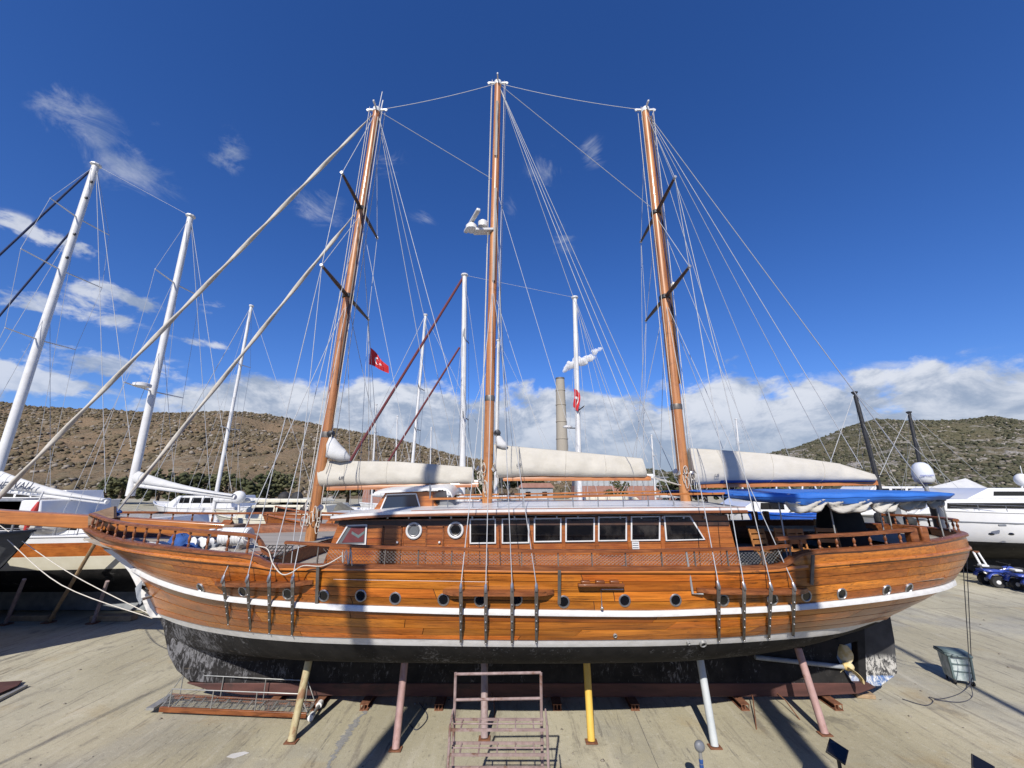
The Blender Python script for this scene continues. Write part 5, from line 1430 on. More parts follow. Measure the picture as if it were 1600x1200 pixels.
for px, py, w_, lb in ((820, 878, .24, 'dark round fender cover lying behind the net rail amidships'), (975, 884, .22, 'dark round cushion behind the net rail below the windows')):
    p = W(px, py, 8.3); b = MB(); b.sphere((p.x, 8.3, 3.27), .24, 14, 8, (1, .6, 1.0)); b.build('deck_ventilator', 'plastic_grey', None, label=lb, cat='ventilator')
p = W(956, 884, 8.1); MB().lathe([(.09, 0), (.10, .18), (.09, .24)], (p.x, 8.1, 3.28), n=12).build('bucket', 'plastic_white', None, label='small white bucket on the side deck below the windows', cat='bucket')

# anchor on the stem
t = empty('anchor', W(238, 925, YC - .3), 'grey stocked anchor hung at the white stem', 'anchor')
a = W(238, 925, YC - .32)
MB().tube([a + Vector((-.32, 0, .12)), a + Vector((.25, 0, -.02))], .045, 8).build('shank', 'dark_metal', t)
for s_ in (-1, 1):
    MB().prism([a + Vector(q) for q in ((-.30, s_ * .05, .25), (-.12, s_ * .22, -.02), (-.02, s_ * .26, -.22), (-.22, s_ * .16, -.1), (-.40, s_ * .06, .1))], (.03, 0, .05)).build('fluke', 'grey_primer', t)
MB().tube([a + Vector((.0, -.28, -.1)), a + Vector((.0, .28, -.1))], .035, 8).build('stock', 'grey_primer', t)
MB().tube([a + Vector((.25, 0, -.02)) + Vector((.07 * math.cos(k * .6), 0, .07 * math.sin(k * .6))) for k in range(11)], .018, 6).build('ring', 'steel', t)

# ---------------------------------------------------------------- Turkish flag on the far flag halyard
def flag(px, py, Y, w, h, droop, label, halyard=True, tilt=0.0):
    a = W(px, py, Y)
    t = empty('flag', a, label, 'flag')
    def fp(u, v): return a + Vector((u * w * math.cos(droop) + .03 * math.sin(u * 7), .05 * math.sin(u * 6 + v * 2) * (u + .2), -v * h * (1 - .62 * u) - u * w * math.sin(droop)))
    b = MB(); b.grid([[fp(i / 14, j / 8) for i in range(15)] for j in range(9)]); o = b.build('cloth', 'flag_red', t, 180)
    for s_ in (-1, 1):
        off = Vector((0, s_ * .012, 0)); m = MB(); N = 20
        out = [(.40 + .17 * math.cos(k / N * 6.283), .5 + .26 * math.sin(k / N * 6.283)) for k in range(N + 1)]
        inn = [(.44 + .135 * math.cos(k / N * 6.283), .5 + .205 * math.sin(k / N * 6.283)) for k in range(N + 1)]
        for k in range(N):
            if abs(k + .5 - 0) > 1.6 and abs(k + .5 - N) > 1.6: m.add([fp(*out[k]) + off, fp(*out[k + 1]) + off, fp(*inn[k + 1]) + off, fp(*inn[k]) + off], [(0, 1, 2, 3)])
        m.build('crescent', 'flag_white', o)
        st = [(.66 + (.09 if k % 2 == 0 else .036) * math.cos(k * .6283 + math.pi), .5 + (.135 if k % 2 == 0 else .054) * math.sin(k * .6283 + math.pi)) for k in range(10)]
        MB().add([fp(*q) + off for q in st] + [fp(.66, .5) + off], [(k, (k + 1) % 10, 10) for k in range(10)]).build('star', 'flag_white', o)
flag(579, 543, 12.7, .95, .60, .80, 'red flag with white crescent and star beside the raked forward mast')
wire('flag_halyard', TIPS['fl', 1], W(583, 760, 12.7), mast_f, .006, 'rope')

# ---------------------------------------------------------------- props, blocks, gangway, scaffold
def hull_z(x, Y):
    u = YC - Y; best = None
    for s_ in np.linspace(.05, .95, 181):
        for t_ in np.linspace(4.2, 7, 57):
            q = surf(s_, t_); d = (q[0] - x) ** 2 + (q[1] - u) ** 2
            if best is None or d < best[0]: best = (d, q[2])
    return best[1]
def prop_stand(bx, by, tx, ty, mat, label, r=.075, wood=False):
    base = G(bx, by); tp = W(tx, ty, base.y + .30)
    zt = hull_z(tp.x, tp.y) - .02
    top = base.lerp(tp, 1.0); k = (zt - .06) / tp.z; top = base + (tp - base) * k
    t = empty('prop_stand', base, label, 'prop', 'steel props along the near bilge')
    MB().tube([base + Vector((0, 0, .03)), top], r, 16).build('tube', mat, t)
    MB().box(base + Vector((0, 0, .015)), (.24, .17, .02)).build('base_plate', 'rust', t, 35, .004)
    d = (top - base).normalized()
    MB().lathe([(.03, -.10), (.03, .04), (.12, .045), (.12, .07)], top, d, 10).build('screw_head', 'rust', t)
    MB().box(top + d * .09, (.36 if wood else .22, .2, .06)).build('pad', 'timber' if not wood else 'plastic_white', t, 35, .01)
prop_stand(455, 1160, 483, 1030, 'stand_cream', 'cream painted rusty prop nearest the bow')
prop_stand(618, 1172, 632, 1038, 'stand_pink', 'faded pink prop, second from the bow')
prop_stand(757, 1155, 757, 1050, 'stand_mauve', 'mauve prop with a white pad behind the scaffold frame', wood=True)
prop_stand(924, 1160, 917, 1041, 'stand_yellow', 'bright yellow prop right of the scaffold frame')
prop_stand(1117, 1168, 1095, 1037, 'stand_white', 'pale bluish white prop between the yellow one and the stern')
prop_stand(1289, 1148, 1251, 1026, 'stand_pink', 'pinkish brown prop nearest the stern')
for i, (px, lb) in enumerate(((435, 'rusty steel keel block under the forefoot'), (505, 'rusty steel keel block right of the gangway end'), (578, 'rusty steel keel block between the first two props'), (690, 'dark keel block left of the scaffold frame'),
                            (868, 'dark keel block left of the yellow prop'), (985, 'dark keel block right of the yellow prop'), (1150, 'dark keel block right of the pale prop'), (1290, 'rusty keel block under the propeller'))):
    c = G(px, 1096); c.y = YC
    t = empty('keel_block', c, lb, 'keel block', 'keel blocks under the gulet')
    for dz in (.008, .125): MB().box(c + Vector((0, -.05, dz)), (.20, .9, .016)).build('flange', 'rust', t)
    MB().box(c + Vector((0, -.05, .066)), (.018, .88, .10)).build('web', 'rust', t)
    for sx in (-.08, .08): MB().box(c + Vector((sx, -.495, .066)), (.016, .012, .10)).build('end_plate', 'rust', t)
rodL = [((1205, 1092), (1250, 1125), 'thin rusty rod lying behind the stern prop'), ((1170, 1075), (1182, 1140), 'thin bent rod leaning by the pale prop'), ((765, 1095), (773, 1122), 'thin rod standing behind the mauve prop')]
for a, c, lb in rodL:
    p, q = G(*c), G(*a); q.z = .25
    b = MB(); b.tube([p, p.lerp(q, .5) + Vector((.04, 0, .05)), q], .012, 6); b.build('iron_rod', 'rust', None, label=lb, cat='rod')
def gangway():
    nl, nr, fl, fr = G(248, 1117), G(478, 1127), G(266, 1096), G(490, 1109)
    t = empty('gangway', nl.lerp(fr, .5), 'varnished gangway with wire rails lying on the concrete below the bow', 'gangway')
    up = Vector((0, 0, .06)); H_ = Vector((0, 0, .17))
    for a, c in ((nl, nr), (fl, fr)): MB().bar(a + Vector((0, 0, .11)), c + Vector((0, 0, .11)), .05, .10).build('side_beam', 'rail_wood', t, 35, .01)
    for k in range(13):
        f = k / 12; MB().bar(nl.lerp(nr, f) + Vector((0, 0, .13)), fl.lerp(fr, f) + Vector((0, 0, .13)), .03, .03).build('cross_bar', 'galvanised', t)
    n = 60; m = MB()
    for k in range(n): m.tube([nl.lerp(nr, (k + .5) / n) + Vector((0, .02, .158)), fl.lerp(fr, (k + .5) / n) + Vector((0, -.02, .158))], .0035, 3, cap=False)
    for k in range(9): m.tube([nl.lerp(fl, (k + .5) / 9) + Vector((0, 0, .163)), nr.lerp(fr, (k + .5) / 9) + Vector((0, 0, .163))], .004, 3, cap=False)
    m.build('mesh_grating', 'galvanised', t, 180, kind='stuff')
    for a, c, hh in ((nl, nr, .34), (fl, fr, .40)):
        tops = []
        for f in (.06, .35, .65, .94):
            q = a.lerp(c, f) + H_; e = q + Vector((0, 0, hh)); tops.append(e); MB().tube([q - Vector((0, 0, .1)), e], .012, 6).build('stanchion', 'galvanised', t)
        MB().tube([a.lerp(c, .01) + H_ + Vector((0, 0, .12)), tops[0]] + tops[1:] + [c.lerp(a, .0) + H_], .011, 6).build('rail', 'galvanised', t)
    MB().box(nl.lerp(fl, .5) + Vector((-.1, 0, .12)), (.18, .62, .05)).build('end_plate', 'galvanised', t)
    e = nr.lerp(fr, .5) + Vector((.12, 0, .11))
    MB().tube([nr + Vector((.12, -.05, .1)), fr + Vector((.12, .05, .1))], .035, 10).build('axle', 'galvanised', t)
    for q in (nr + Vector((.12, -.02, .1)), fr + Vector((.12, .02, .1))): MB().lathe([(.04, -.08), (.065, -.07), (.065, .07), (.04, .08)], q, (fr - nr), 16).build('roller', 'plastic_white', t)
gangway()
def scaffold():
    Yb = 7.0
    tl, tr = W(712, 1051, Yb), W(845, 1047, Yb)
    t = empty('scaffold_steps', (0, Yb - .3, 0), 'rusty pinkish scaffold step frame standing in front of the hull', 'scaffold')
    zt = tl.z
    xl, xr = tl.x, tr.x
    for x in (xl, xr): MB().tube([(x, Yb, 0), (x, Yb, zt)], .022, 8).build('post', 'scaffold_paint', t)
    for z in (zt - .02, zt - .36): MB().tube([(xl, Yb, z), (xr, Yb, z + .02)], .02, 8).build('cross_rail', 'scaffold_paint', t)
    for k, z in enumerate((1.60, 1.33, 1.06, .79, .52)):
        y1 = Yb - .02 - .05 * k; y0 = y1 - .26
        for y in (y0, y1): MB().bar((xl - .03, y, z), (xr + .03, y, z), .02, .032).build('step_edge', 'scaffold_paint', t)
        for q in range(5):
            x = xl + (xr - xl) * (q + .5) / 5; MB().bar((x, y0, z), (x, y1, z), .02, .03).build('step_rung', 'scaffold_paint', t)
        MB().tube([(xl, (y0 + y1) / 2, z + .01), (xr, (y0 + y1) / 2, z + .01)], .01, 6).build('step_rung', 'scaffold_paint', t)
    for x in (xl - .02, xr + .06):
        MB().tube([(x, Yb - .28, 1.66), (x, Yb - .62, 0)], .02, 8).build('front_post', 'scaffold_paint', t)
        MB().tube([(x, Yb - .28, 1.66), (x, Yb, 1.72)], .014, 6).build('brace', 'scaffold_paint', t)
    MB().tube([(xr + .06, Yb - .62, .05), (xr + .06, Yb, .9)], .012, 6).build('brace', 'scaffold_paint', t)
scaffold()
def wheelie_bin():
    c = G(1500, 1066); 
    t = empty('wheelie_bin', c, 'worn green and white wheeled rubbish bin standing right of the rudder', 'bin')
    Rm = Matrix.Rotation(R(-20), 3, 'Z'); L = lambda x, y, z: c + Rm @ (Vector((x, y, z)) * .76)
    b = MB(); rows = []
    for z, w, d in ((.14, .27, .27), (.2, .285, .285), (.55, .30, .30), (.86, .315, .315), (.92, .33, .33)):
        rows.append([L(sx * w, sy * d, z) for sx, sy in ((-1, -.8), (-.85, -1), (.85, -1), (1, -.8), (1, .8), (.85, 1), (-.85, 1), (-1, .8))])
    b.grid(rows, 0, True); b.add(rows[0], [tuple(range(7, -1, -1))]); b.add(rows[-1], [tuple(range(8))]); b.build('body', 'bin_worn', t, 30, .012)
    for sx in (-.27, .27): MB().bar(L(sx * .97, -.285, .2), L(sx * 1.08, -.325, .86), .05, .03, Vector((0, -1, 0))).build('corner_rib', 'bin_green', t)
    for z, q in ((.42, .297), (.64, .31)): MB().bar(L(-.24, -q, z), L(.24, -q, z), .02, .03).build('side_rib', 'bin_green', t)
    for q0, q1 in (((-.34, -.33), (.34, -.33)), ((.34, -.33), (.34, .33)), ((-.34, -.33), (-.34, .33))): MB().bar(L(q0[0], q0[1], .91), L(q1[0], q1[1], .91), .05, .05).build('rim', 'bin_green', t, 35, .01)
    P = [[L(-.35 + k * .175, -.36, .94 + .015 * math.sin(k * 1.7)), L(-.35 + k * .175, -.15, 1.0 + .01 * math.sin(k * 2.2)), L(-.35 + k * .175, .12, 1.01), L(-.35 + k * .175, .35, .97)] for k in range(5)]
    o = MB().grid([r[::-1] for r in P]).build('lid', 'bin_green', t, 60); m = o.modifiers.new('thickness', 'SOLIDIFY'); m.thickness = .03; m.offset = -1
    MB().tube([L(-.22, -.36, .90), L(-.22, -.42, .92), L(.22, -.42, .92), L(.22, -.36, .90)], .018, 6).build('handle', 'bin_green', t)
    for sx, sy in ((-.22, -.22), (.22, -.22), (-.22, .22), (.22, .22)):
        w = L(sx, sy, .085); o = MB().lathe([(.04, -.02), (.064, -.018), (.064, .018), (.04, .02)], w, Rm @ Vector((1, .4 * (1 if sx > 0 else -1), 0)), 16).build('wheel', 'black_rubber', t)
        MB().lathe([(.03, -.022), (.038, 0), (.03, .022)], w, Rm @ Vector((1, .4 * (1 if sx > 0 else -1), 0)), 14).build('rim', 'plastic_grey', o)
        MB().box(L(sx, sy, .15), (.05, .05, .06)).build('fork', 'galvanised', o)
wheelie_bin()
rope_obj([W(1504, 868, 9.6), W(1509, 950, 10.4), W(1513, 1015, 11.3), W(1515, 1062, 11.3), G(1519, 1088, .02), G(1500, 1097, .02), G(1460, 1093, .02)], .008, 'thin dark line hanging from the stern past the bin', 'dark_rope')
rope_obj([W(1510, 866, 9.7), W(1514, 950, 10.6), W(1517, 1018, 11.6), W(1519, 1060, 11.7), G(1502, 1082, .02), G(1470, 1092, .02), G(1452, 1089, .02), G(1458, 1096, .02), G(1445, 1102, .02), G(1410, 1092, .02)], .008, 'thin dark line hanging from the stern and coiling on the concrete', 'dark_rope')
def marker_post(px, py, Y, label, round_=False):
    p = W(px, py, Y)
    t = empty('marker_post', (p.x, Y, 0), label, 'post', None)
    MB().tube([(p.x, Y, 0), (p.x, Y, p.z - .02)], .028, 10).build('post', 'dark_metal' if not round_ else 'galvanised', t)
    MB().lathe([(.09, 0), (.09, .015), (.03, .03)], (p.x, Y, 0), n=12).build('foot', 'dark_metal', t)
    if round_:
        MB().sphere(p, .085, 14, 9, (1, .7, 1)).build('head', 'plastic_grey', t)
        for k in range(3): MB().lathe([(.03, -.03), (.034, 0), (.03, .03)], (p.x, Y, p.z - .2 - k * .07), n=10).build('tape', 'blue_cloth', t)
    else:
        Rm = Matrix.Rotation(R(28), 3, 'X') @ Matrix.Rotation(R(42), 3, 'Z')
        MB().box(p, (.29, .25, .03), 0, Rm).build('panel', 'dark_metal', t, 35, .006)
        MB().box(p + Rm @ Vector((0, 0, .018)), (.25, .21, .006), 0, Rm).build('solar_cell', 'dark_glass', t)
marker_post(1308, 1174, 7.6, 'black square topped post at the lower right of the picture'); marker_post(1536, 1199, 7.6, 'black square topped post in the bottom right corner')
marker_post(1093, 1166, 7.7, 'thin post with round grey head and blue tape', True)
p0 = [G(-30, 1072), G(34, 1068), G(26, 1076), G(-30, 1100)]
b = MB(); b.prism([q + Vector((0, 0, .05)) for q in p0], (0, 0, .02)); b.build('rusty_sheet', 'keel_shoe', None, label='rusty brown steel sheet lying at the left edge', cat='steel sheet')
b = MB(); b.bar(G(-30, 1108, .04), G(40, 1072, .04), .09, .06); b.build('steel_channel', 'galvanised', None, label='grey steel channel beside the rusty sheet', cat='steel bar')
c = G(1348, 1088); b = MB(); b.prism([c + Vector(q) for q in ((-.22, -.1, 0), (.2, -.16, 0), (.24, .05, 0), (-.18, .12, 0))], (0, 0, .09)); b.build('timber_wedge', 'timber', None, 35, .015, label='loose timber wedge below the propeller', cat='wedge')
c = G(372, 1180 - 0); 
b = MB(); c = G(370, 1180); b.prism([c + Vector(q) + Vector((0, 0, .004)) for q in ((-.16, -.06, 0), (.02, -.10, 0), (.2, .06, 0), (.08, .10, 0), (-.12, .03, 0))], (0, 0, .003)); b.build('paper_scrap', 'white_paint', None, label='white paper scrap on the concrete below the gangway', cat='paper')
rope_obj([W(238, 966, YC - .25), W(96, 914, 11.4), W(6, 838, 11.9), W(-60, 782, 12)], .011, 'lower of two white mooring ropes running left from the stem')
rope_obj([W(239, 962, YC - .1), W(115, 899, 11.6), W(24, 838, 12.1), W(-60, 778, 12.3)], .011, 'upper of two white mooring ropes running left from the stem')

# ================================================================== other boats in the yard
def plan_w(s, full=.42, stern=.72):
    return (1 - (1 - s / full) ** 2.2) if s < full else 1 - (1 - stern) * ((s - full) / (1 - full)) ** 2
def bg_boat(name, label, xb, xs, yc, hb, zd, zk, bands, mats, sheer=.5, rake=1.6, srake=.6, keel=None, keelmat='bottom_black', deckmat='gelcoat', group='boats standing in the yard behind'):
    """hull with the bow at xb and the stern at xs; bands = [(depth fraction, material index)]"""
    t = empty(name, ((xb + xs) / 2, yc, 0), label, 'boat', group)
    sg_ = 1 if xs > xb else -1; L = abs(xs - xb)
    TTs = sorted(set([0, .08, .2, .32, .44, .56, .68, .78, .88, .95, 1] + [q for q, _ in bands if 0 < q < 1]))
    S_ = np.concatenate([np.linspace(0, .2, 9), np.linspace(.2, 1, 25)[1:]])
    sec = lambda v: float(np.interp(v, [0, .3, .55, .75, .9, 1], [1, .98, .9, .66, .32, .04]))
    b = MB()
    def pt(s, v, side):
        z = zd + sheer * ((1 - s / .6) ** 2 if s < .6 else .35 * ((s - .6) / .4) ** 2)
        zz = z + (zk - z) * v
        x = xb + sg_ * (L * s + rake * (v ** 1.2) * (1 - s) ** 2 - srake * v * s ** 6)
        fl = 1 - .45 * v * (1 - min(s / .35, 1))
        return Vector((x, yc + side * max(hb * plan_w(s) * sec(v) * fl, .02), zz))
    def mi(v):
        r = 0
        for q, m in bands:
            if v > q: r = m
        return r
    for side in (-1, 1):
        for i in range(len(S_) - 1):
            for j in range(len(TTs) - 1):
                q = [pt(S_[i], TTs[j], side), pt(S_[i + 1], TTs[j], side), pt(S_[i + 1], TTs[j + 1], side), pt(S_[i], TTs[j + 1], side)]
                b.add(q if side * sg_ == 1 else q[::-1], [(0, 1, 2, 3)], mi((TTs[j] + TTs[j + 1]) / 2))
    rows = [[pt(1, v, -1), pt(1, v, 1)] for v in TTs]
    for j in range(len(TTs) - 1): b.add([rows[j][0], rows[j][1], rows[j + 1][1], rows[j + 1][0]], [(0, 1, 2, 3)], mi((TTs[j] + TTs[j + 1]) / 2))
    # weld so that it shades smoothly
    key, nv, mp = {}, [], []
    for p in b.v:
        k = (round(p.x, 4), round(p.y, 4), round(p.z, 4))
        if k not in key: key[k] = len(nv); nv.append(p)
        mp.append(key[k])
    b.v = nv; b.f = [tuple(mp[i] for i in f) for f in b.f]
    ok = [i for i, f in enumerate(b.f) if len(set(f)) == len(f)]; b.f = [b.f[i] for i in ok]; b.m = [b.m[i] for i in ok]
    b.build('hull', mats, t, 40)
    dk = MB(); rr = [[pt(s, .06, -1), pt(s, .06, 1)] for s in S_]; dk.grid(rr if sg_ == -1 else [r[::-1] for r in rr]); dk.build('deck', deckmat, t, 40)
    MB().add([], [])
    if keel:
        k0, k1 = keel
        MB().prism([(xb + sg_ * L * k0, yc - .14, zk + .45), (xb + sg_ * L * k1, yc - .14, zk + .45), (xb + sg_ * L * k1, yc - .14, .02), (xb + sg_ * L * (k0 + .07), yc - .14, .02)], (0, .28, 0)).build('keel', keelmat, t, 40, .02)
    # toe rail
    for side in (-1, 1): rail_sweep([pt(s, 0, side) for s in S_], .08, .06).build('toe_rail', mats[0], t)
    return t, pt
def bg_mast(t, base, top, r=.10, mat='white_paint', spr=(), stays=(), spr_half=1.1, caps=True, spr_mat='white_paint'):
    m = MB().tube([base.lerp(top, k / 6) for k in range(7)], [r * (1 - .18 * k / 6) for k in range(7)], 12).build('mast', mat, t, 60)
    if caps: MB().lathe([(r * .9, -.1), (r * 1.3, -.03), (r * 1.3, .04), (r * .5, .08)], top, Vector((0, 0, 1)), 10).build('mast_cap', mat, m)
    tips = []
    for f, half in spr:
        c = base.lerp(top, f); prev = {}
        for s_ in (-1, 1):
            e = c + Vector((0.15, s_ * half, .04)); MB().tube([c, e], [.035, .025], 6).build('spreader', spr_mat, m); prev[s_] = e
        tips.append(prev)
    for s_ in (-1, 1):
        chain = [top] + [q[s_] for q in tips[::-1]] + [Vector((base.x, base.y + s_ * 2.2, 3.0))]
        for a, c in zip(chain, chain[1:]): MB().tube([a, c], .010, 4).build('shroud', 'wire', m)
        for f in (.5, .78): MB().tube([base.lerp(top, f), Vector((base.x + (.7 if f < .6 else -.6), base.y + s_ * 2.2, 3.0))], .010, 4).build('shroud', 'wire', m)
    for e, rr, mt in stays: MB().tube([top, e], rr, 8).build('stay', mt, m)
    return m
def bg_cover(m, px0, top0, bot0, px1, top1, bot1, Y, half=.2, curve=0.0, txt=None):
    rows = []
    for i in range(22):
        f = i / 21; px = px0 + (px1 - px0) * f
        g = (1 - f) ** 2.2 * curve
        a, c = W(px, top0 + (top1 - top0) * f - g, Y), W(px, bot0 + (bot1 - bot0) * f, Y)
        rows.append([c.lerp(a, (1 - math.cos(k * .5236)) / 2) + Vector((0, -half * math.sin(k * .5236) * (1.1 - .5 * (1 - math.cos(k * .5236)) / 2), 0)) for k in range(12)])
    b = MB(); b.grid(rows, 0, True); b.add(rows[0], [tuple(range(12))]); b.add(rows[-1], [tuple(range(11, -1, -1))])
    o = b.build('sail_cover', 'white_canvas', m, 180)
    MB().tube([W(px0, bot0 + 1.5, Y), W(px1 + 2, bot1 + 1.5, Y)], .10, 10).build('boom', 'white_paint', m)
    return o
def cabin(t, x0, x1, yc, hw, z0, z1, mat, name='deckhouse', slope=.5, win=0, winmat='dark_glass', wz=None, roof=None):
    sg_ = 1 if x1 > x0 else -1
    P = [(x0, z0), (x1, z0), (x1 - sg_ * slope * .3, z1), (x0 + sg_ * slope, z1)]
    o = MB().prism([(x, yc - hw, z) for x, z in P], (0, 2 * hw, 0)).build(name, mat, t, 35, .05)
    L = abs(x1 - x0) - slope * 1.3 - .3
    for k in range(win):
        a = x0 + sg_ * (slope + .15 + L * k / win); c = x0 + sg_ * (slope + .15 + L * (k + .86) / win)
        wz_ = wz or (z0 + (z1 - z0) * .4, z0 + (z1 - z0) * .85)
        for s_ in (-1, 1): MB().prism([(a, yc + s_ * (hw + .012), wz_[0]), (c, yc + s_ * (hw + .012), wz_[0]), (c, yc + s_ * (hw + .012), wz_[1]), (a + sg_ * .08, yc + s_ * (hw + .012), wz_[1])], (0, -s_ * .03, 0)).build('window', winmat, o)
    if roof: MB().box(((x0 + x1) / 2, yc, z1 + .04), (abs(x1 - x0) + .3, hw * 2 + .3, .08)).build('roof', roof, o, 35, .03)
    return o
def guard_rail(t, pt, s0, s1, n, h=.62, mat='steel', side=-1):
    tops = []
    for k in range(n + 1):
        p = pt(s0 + (s1 - s0) * k / n, 0, side); q = p + Vector((0, -side * .1, h)); tops.append(q)
        MB().tube([p + Vector((0, -side * .1, 0)), q], .016, 5).build('stanchion', mat, t)
    MB().tube(tops, .014, 5).build('guard_wire', mat, t); MB().tube([q - Vector((0, 0, h * .45)) for q in tops], .010, 5).build('guard_wire', mat, t)

# --- dark hull ahead of our bow
t, pt = bg_boat('dark_sailing_boat', 'charcoal hulled boat cut off by the left edge of the picture', -13.95, -30, 12.1, 2.3, 3.35, .9, [(0, 0)], ['charcoal_hull'], sheer=.4, rake=2.2, keel=(.25, .8), keelmat='charcoal_hull')
cabin(t, -19, -27, 12.1, 1.4, 3.3, 4.3, 'white_paint', win=4)
MB().tube([(-14.6, 12.1, 3.7), (-14.6, 12.1, 4.3)], .03, 6).build('bow_post', 'steel', t)
# --- white and varnished ketch behind the bow
t, pt = bg_boat('white_ketch', 'white ketch with varnished band and cream topsides behind our bow', -37, -13.2, 18.2, 2.6, 3.12, .7, [(.10, 1), (.30, 2), (.50, 3)], ['gelcoat', 'cabin_wood', 'cream_paint', 'bottom_black'], sheer=.25, rake=2.5, srake=1.0, keel=(.2, .985), keelmat='grey_primer')
guard_rail(t, pt, .45, .98, 16, .55)
cabin(t, -36, -14.6, 18.4, 1.7, 3.0, 3.75, 'gelcoat', 'coachroof', .8, 9, wz=(3.3, 3.55))
cabin(t, -29, -19.5, 18.5, 1.5, 3.7, 4.45, 'gelcoat', 'pilothouse', .6, 0)
cabin(t, -22.6, -20.4, 17.3, .3, 3.75, 4.5, 'plastic_grey', 'locker', .05)
q = W(75, 824, 16.8); MB().sphere((q.x, 16.8, 3.45), 1.0, 20, 10, (1.05, .5, .30)).build('covered_dinghy', 'grey_canvas', t)
for px in (65, 90, 115, 140): 
    p = W(px, 852, 15.62); 
m1b, m1t = W(-8, 745, 18.2), W(150, 258, 18.2); m1b.z, k_ = 3.6, 0
m1b = W(-12, 760, 18.2)
ms = bg_mast(t, m1b, m1t, .19, spr=((.40, 1.5), (.62, 1.9), (.80, 1.5)), stays=((W(-260, 640, 18.2), .05, 'navy_cloth'), (W(205, 700, 18.2), .012, 'wire'), (W(165, 770, 19), .012, 'wire')))
MB().tube([m1b.lerp(m1t, .78), W(-260, 800, 18.2)], .045, 8).build('stay', 'navy_cloth', ms)
for f in (.66, .74, .87, .93):
    MB().lathe([(.05, -.06), (.07, 0), (.05, .06)], m1b.lerp(m1t, f) + Vector((.2, -.12, 0)), n=8).build('mast_light', 'dark_metal', ms)
cv = bg_cover(ms, -20, 752, 762, 166, 779, 783, 18.2, .22, 26)
text_mesh('THE WALL', .42, 'ink', 'lettering', cv, W(21, 759, 17.9) + Vector((0, -.09, 0)), (1, 0, -.03), (0, .1, 1), .3)
m2b, m2t = W(203, 775, 18.2), W(298, 338, 18.2)
m2 = bg_mast(t, m2b, m2t, .17, spr=((.33, 1.6), (.72, 1.4)), stays=((W(362, 768, 18.2), .011, 'wire'), (W(330, 790, 19.5), .011, 'wire'), (m1t, .008, 'wire')))
bg_cover(m2, 212, 752, 756, 366, 772, 776, 18.2, .2, 18)
o = MB().lathe([(.22, -.1), (.34, -.06), (.34, .06), (.2, .12)], W(222, 602, 17.4), n=16).build('radar', 'white_paint', m2)
t = empty('flag_staff', W(35, 838, 16.0), 'furled red flag on a white staff at the white ketch rail', 'flag')
a, c = W(68, 768, 16.0), W(34, 840, 16.0)
MB().tube([c, a], .03, 8).build('staff', 'white_paint', t); MB().tube([a.lerp(c, .22), a.lerp(c, .4), a.lerp(c, .6), a.lerp(c, .9)], [.03, .10, .12, .04], 9).build('cloth', 'red_plastic', t)
for a, c, lb in (((38, 905), (8, 976), 'leftmost rusty prop under the white ketch'), ((152, 843), (76, 973), 'long leaning pole under the white ketch, the middle one'), ((168, 908), (145, 974), 'short prop under the white ketch near our stem')):
    base = G(*c); top = W(a[0], a[1], base.y - (1.3 if c[0] == 76 else .4))
    t = empty('ketch_prop', base, lb, 'prop', 'props under the white ketch')
    MB().tube([base, top], .06, 10).build('pole', 'stand_mauve' if c[0] != 76 else 'timber', t); MB().box(base + Vector((0, 0, .02)), (.3, .3, .04)).build('base_plate', 'rust', t)
for k in range(4):
    b = MB(); x = -25 + k * 3.2; b.box((x, 16.9, .10), (1.6, .3, .2)); b.build('timber_baulk', 'timber', None, 35, .02, label=f"timber baulk under the white ketch, {['leftmost', 'second from left', 'third from left', 'rightmost'][k]} of four", cat='timber', group='baulks under the ketch')

# --- wooden ketch directly behind our boat
t, pt = bg_boat('wooden_ketch', 'reddish wooden ketch with white masts directly behind the gulet', -12.4, 9.5, 20.4, 2.9, 3.0, .7, [(0, 0), (.62, 1)], ['cabin_wood', 'bottom_black'], sheer=.7, rake=2.4, keel=(.2, .9), deckmat='deck_teak')
cabin(t, -8.5, -3.4, 19.4, 1.2, 3.1, 3.75, 'cabin_wood', 'trunk_cabin', .5, 3, roof='white_paint'); cabin(t, -2.0, 6, 20.4, 1.8, 3.1, 4.1, 'cabin_wood', 'deckhouse', .5, 6, roof='white_paint')
tops = []
for k in range(26):
    p = pt(.04 + k * .034, 0, -1); q = p + Vector((0, .1, .45)); tops.append(q); MB().lathe([(.03, 0), (.02, .12), (.035, .22), (.02, .34), (.03, .45)], p + Vector((0, .1, 0)), n=6).build('baluster', 'rail_wood', t)
rail_sweep(tops, .1, .06).build('hand_rail', 'rail_wood', t)
c2b, c2t = W(722, 790, 20.4), W(726, 430, 20.4)
c2 = bg_mast(t, c2b, c2t, .16, spr=((.35, 1.3), (.70, 1.1)), stays=((W(538, 735, 20.4), .075, 'red_sailcloth'), (W(775, 790, 22), .010, 'wire')), spr_mat='dark_metal')
MB().tube([W(718, 543, 20.4), W(598, 735, 20.4)], .055, 8).build('stay', 'red_sailcloth', c2)
c3b, c3t = W(906, 790, 20.4), W(898, 465, 20.4)
c3 = bg_mast(t, c3b, c3t, .15, spr=((.42, 1.2),), stays=((c2t, .009, 'wire'), (W(1010, 770, 20.4), .010, 'wire'), (W(985, 775, 21.6), .010, 'wire'), (W(960, 775, 19), .010, 'wire')), spr_mat='dark_metal')
MB().lathe([(.10, -.06), (.24, -.04), (.24, .04), (.1, .08)], W(887, 667, 20.1), n=14).build('radar', 'white_paint', c3); MB().bar(W(887, 669, 20.2), W(902, 669, 20.4), .05, .05).build('radar_arm', 'dark_metal', c3)
t = empty('flag', W(895, 606, 20.2), 'drooping red flag on the thin white mast beside the chimney', 'flag')
a = W(896, 606, 20.2)
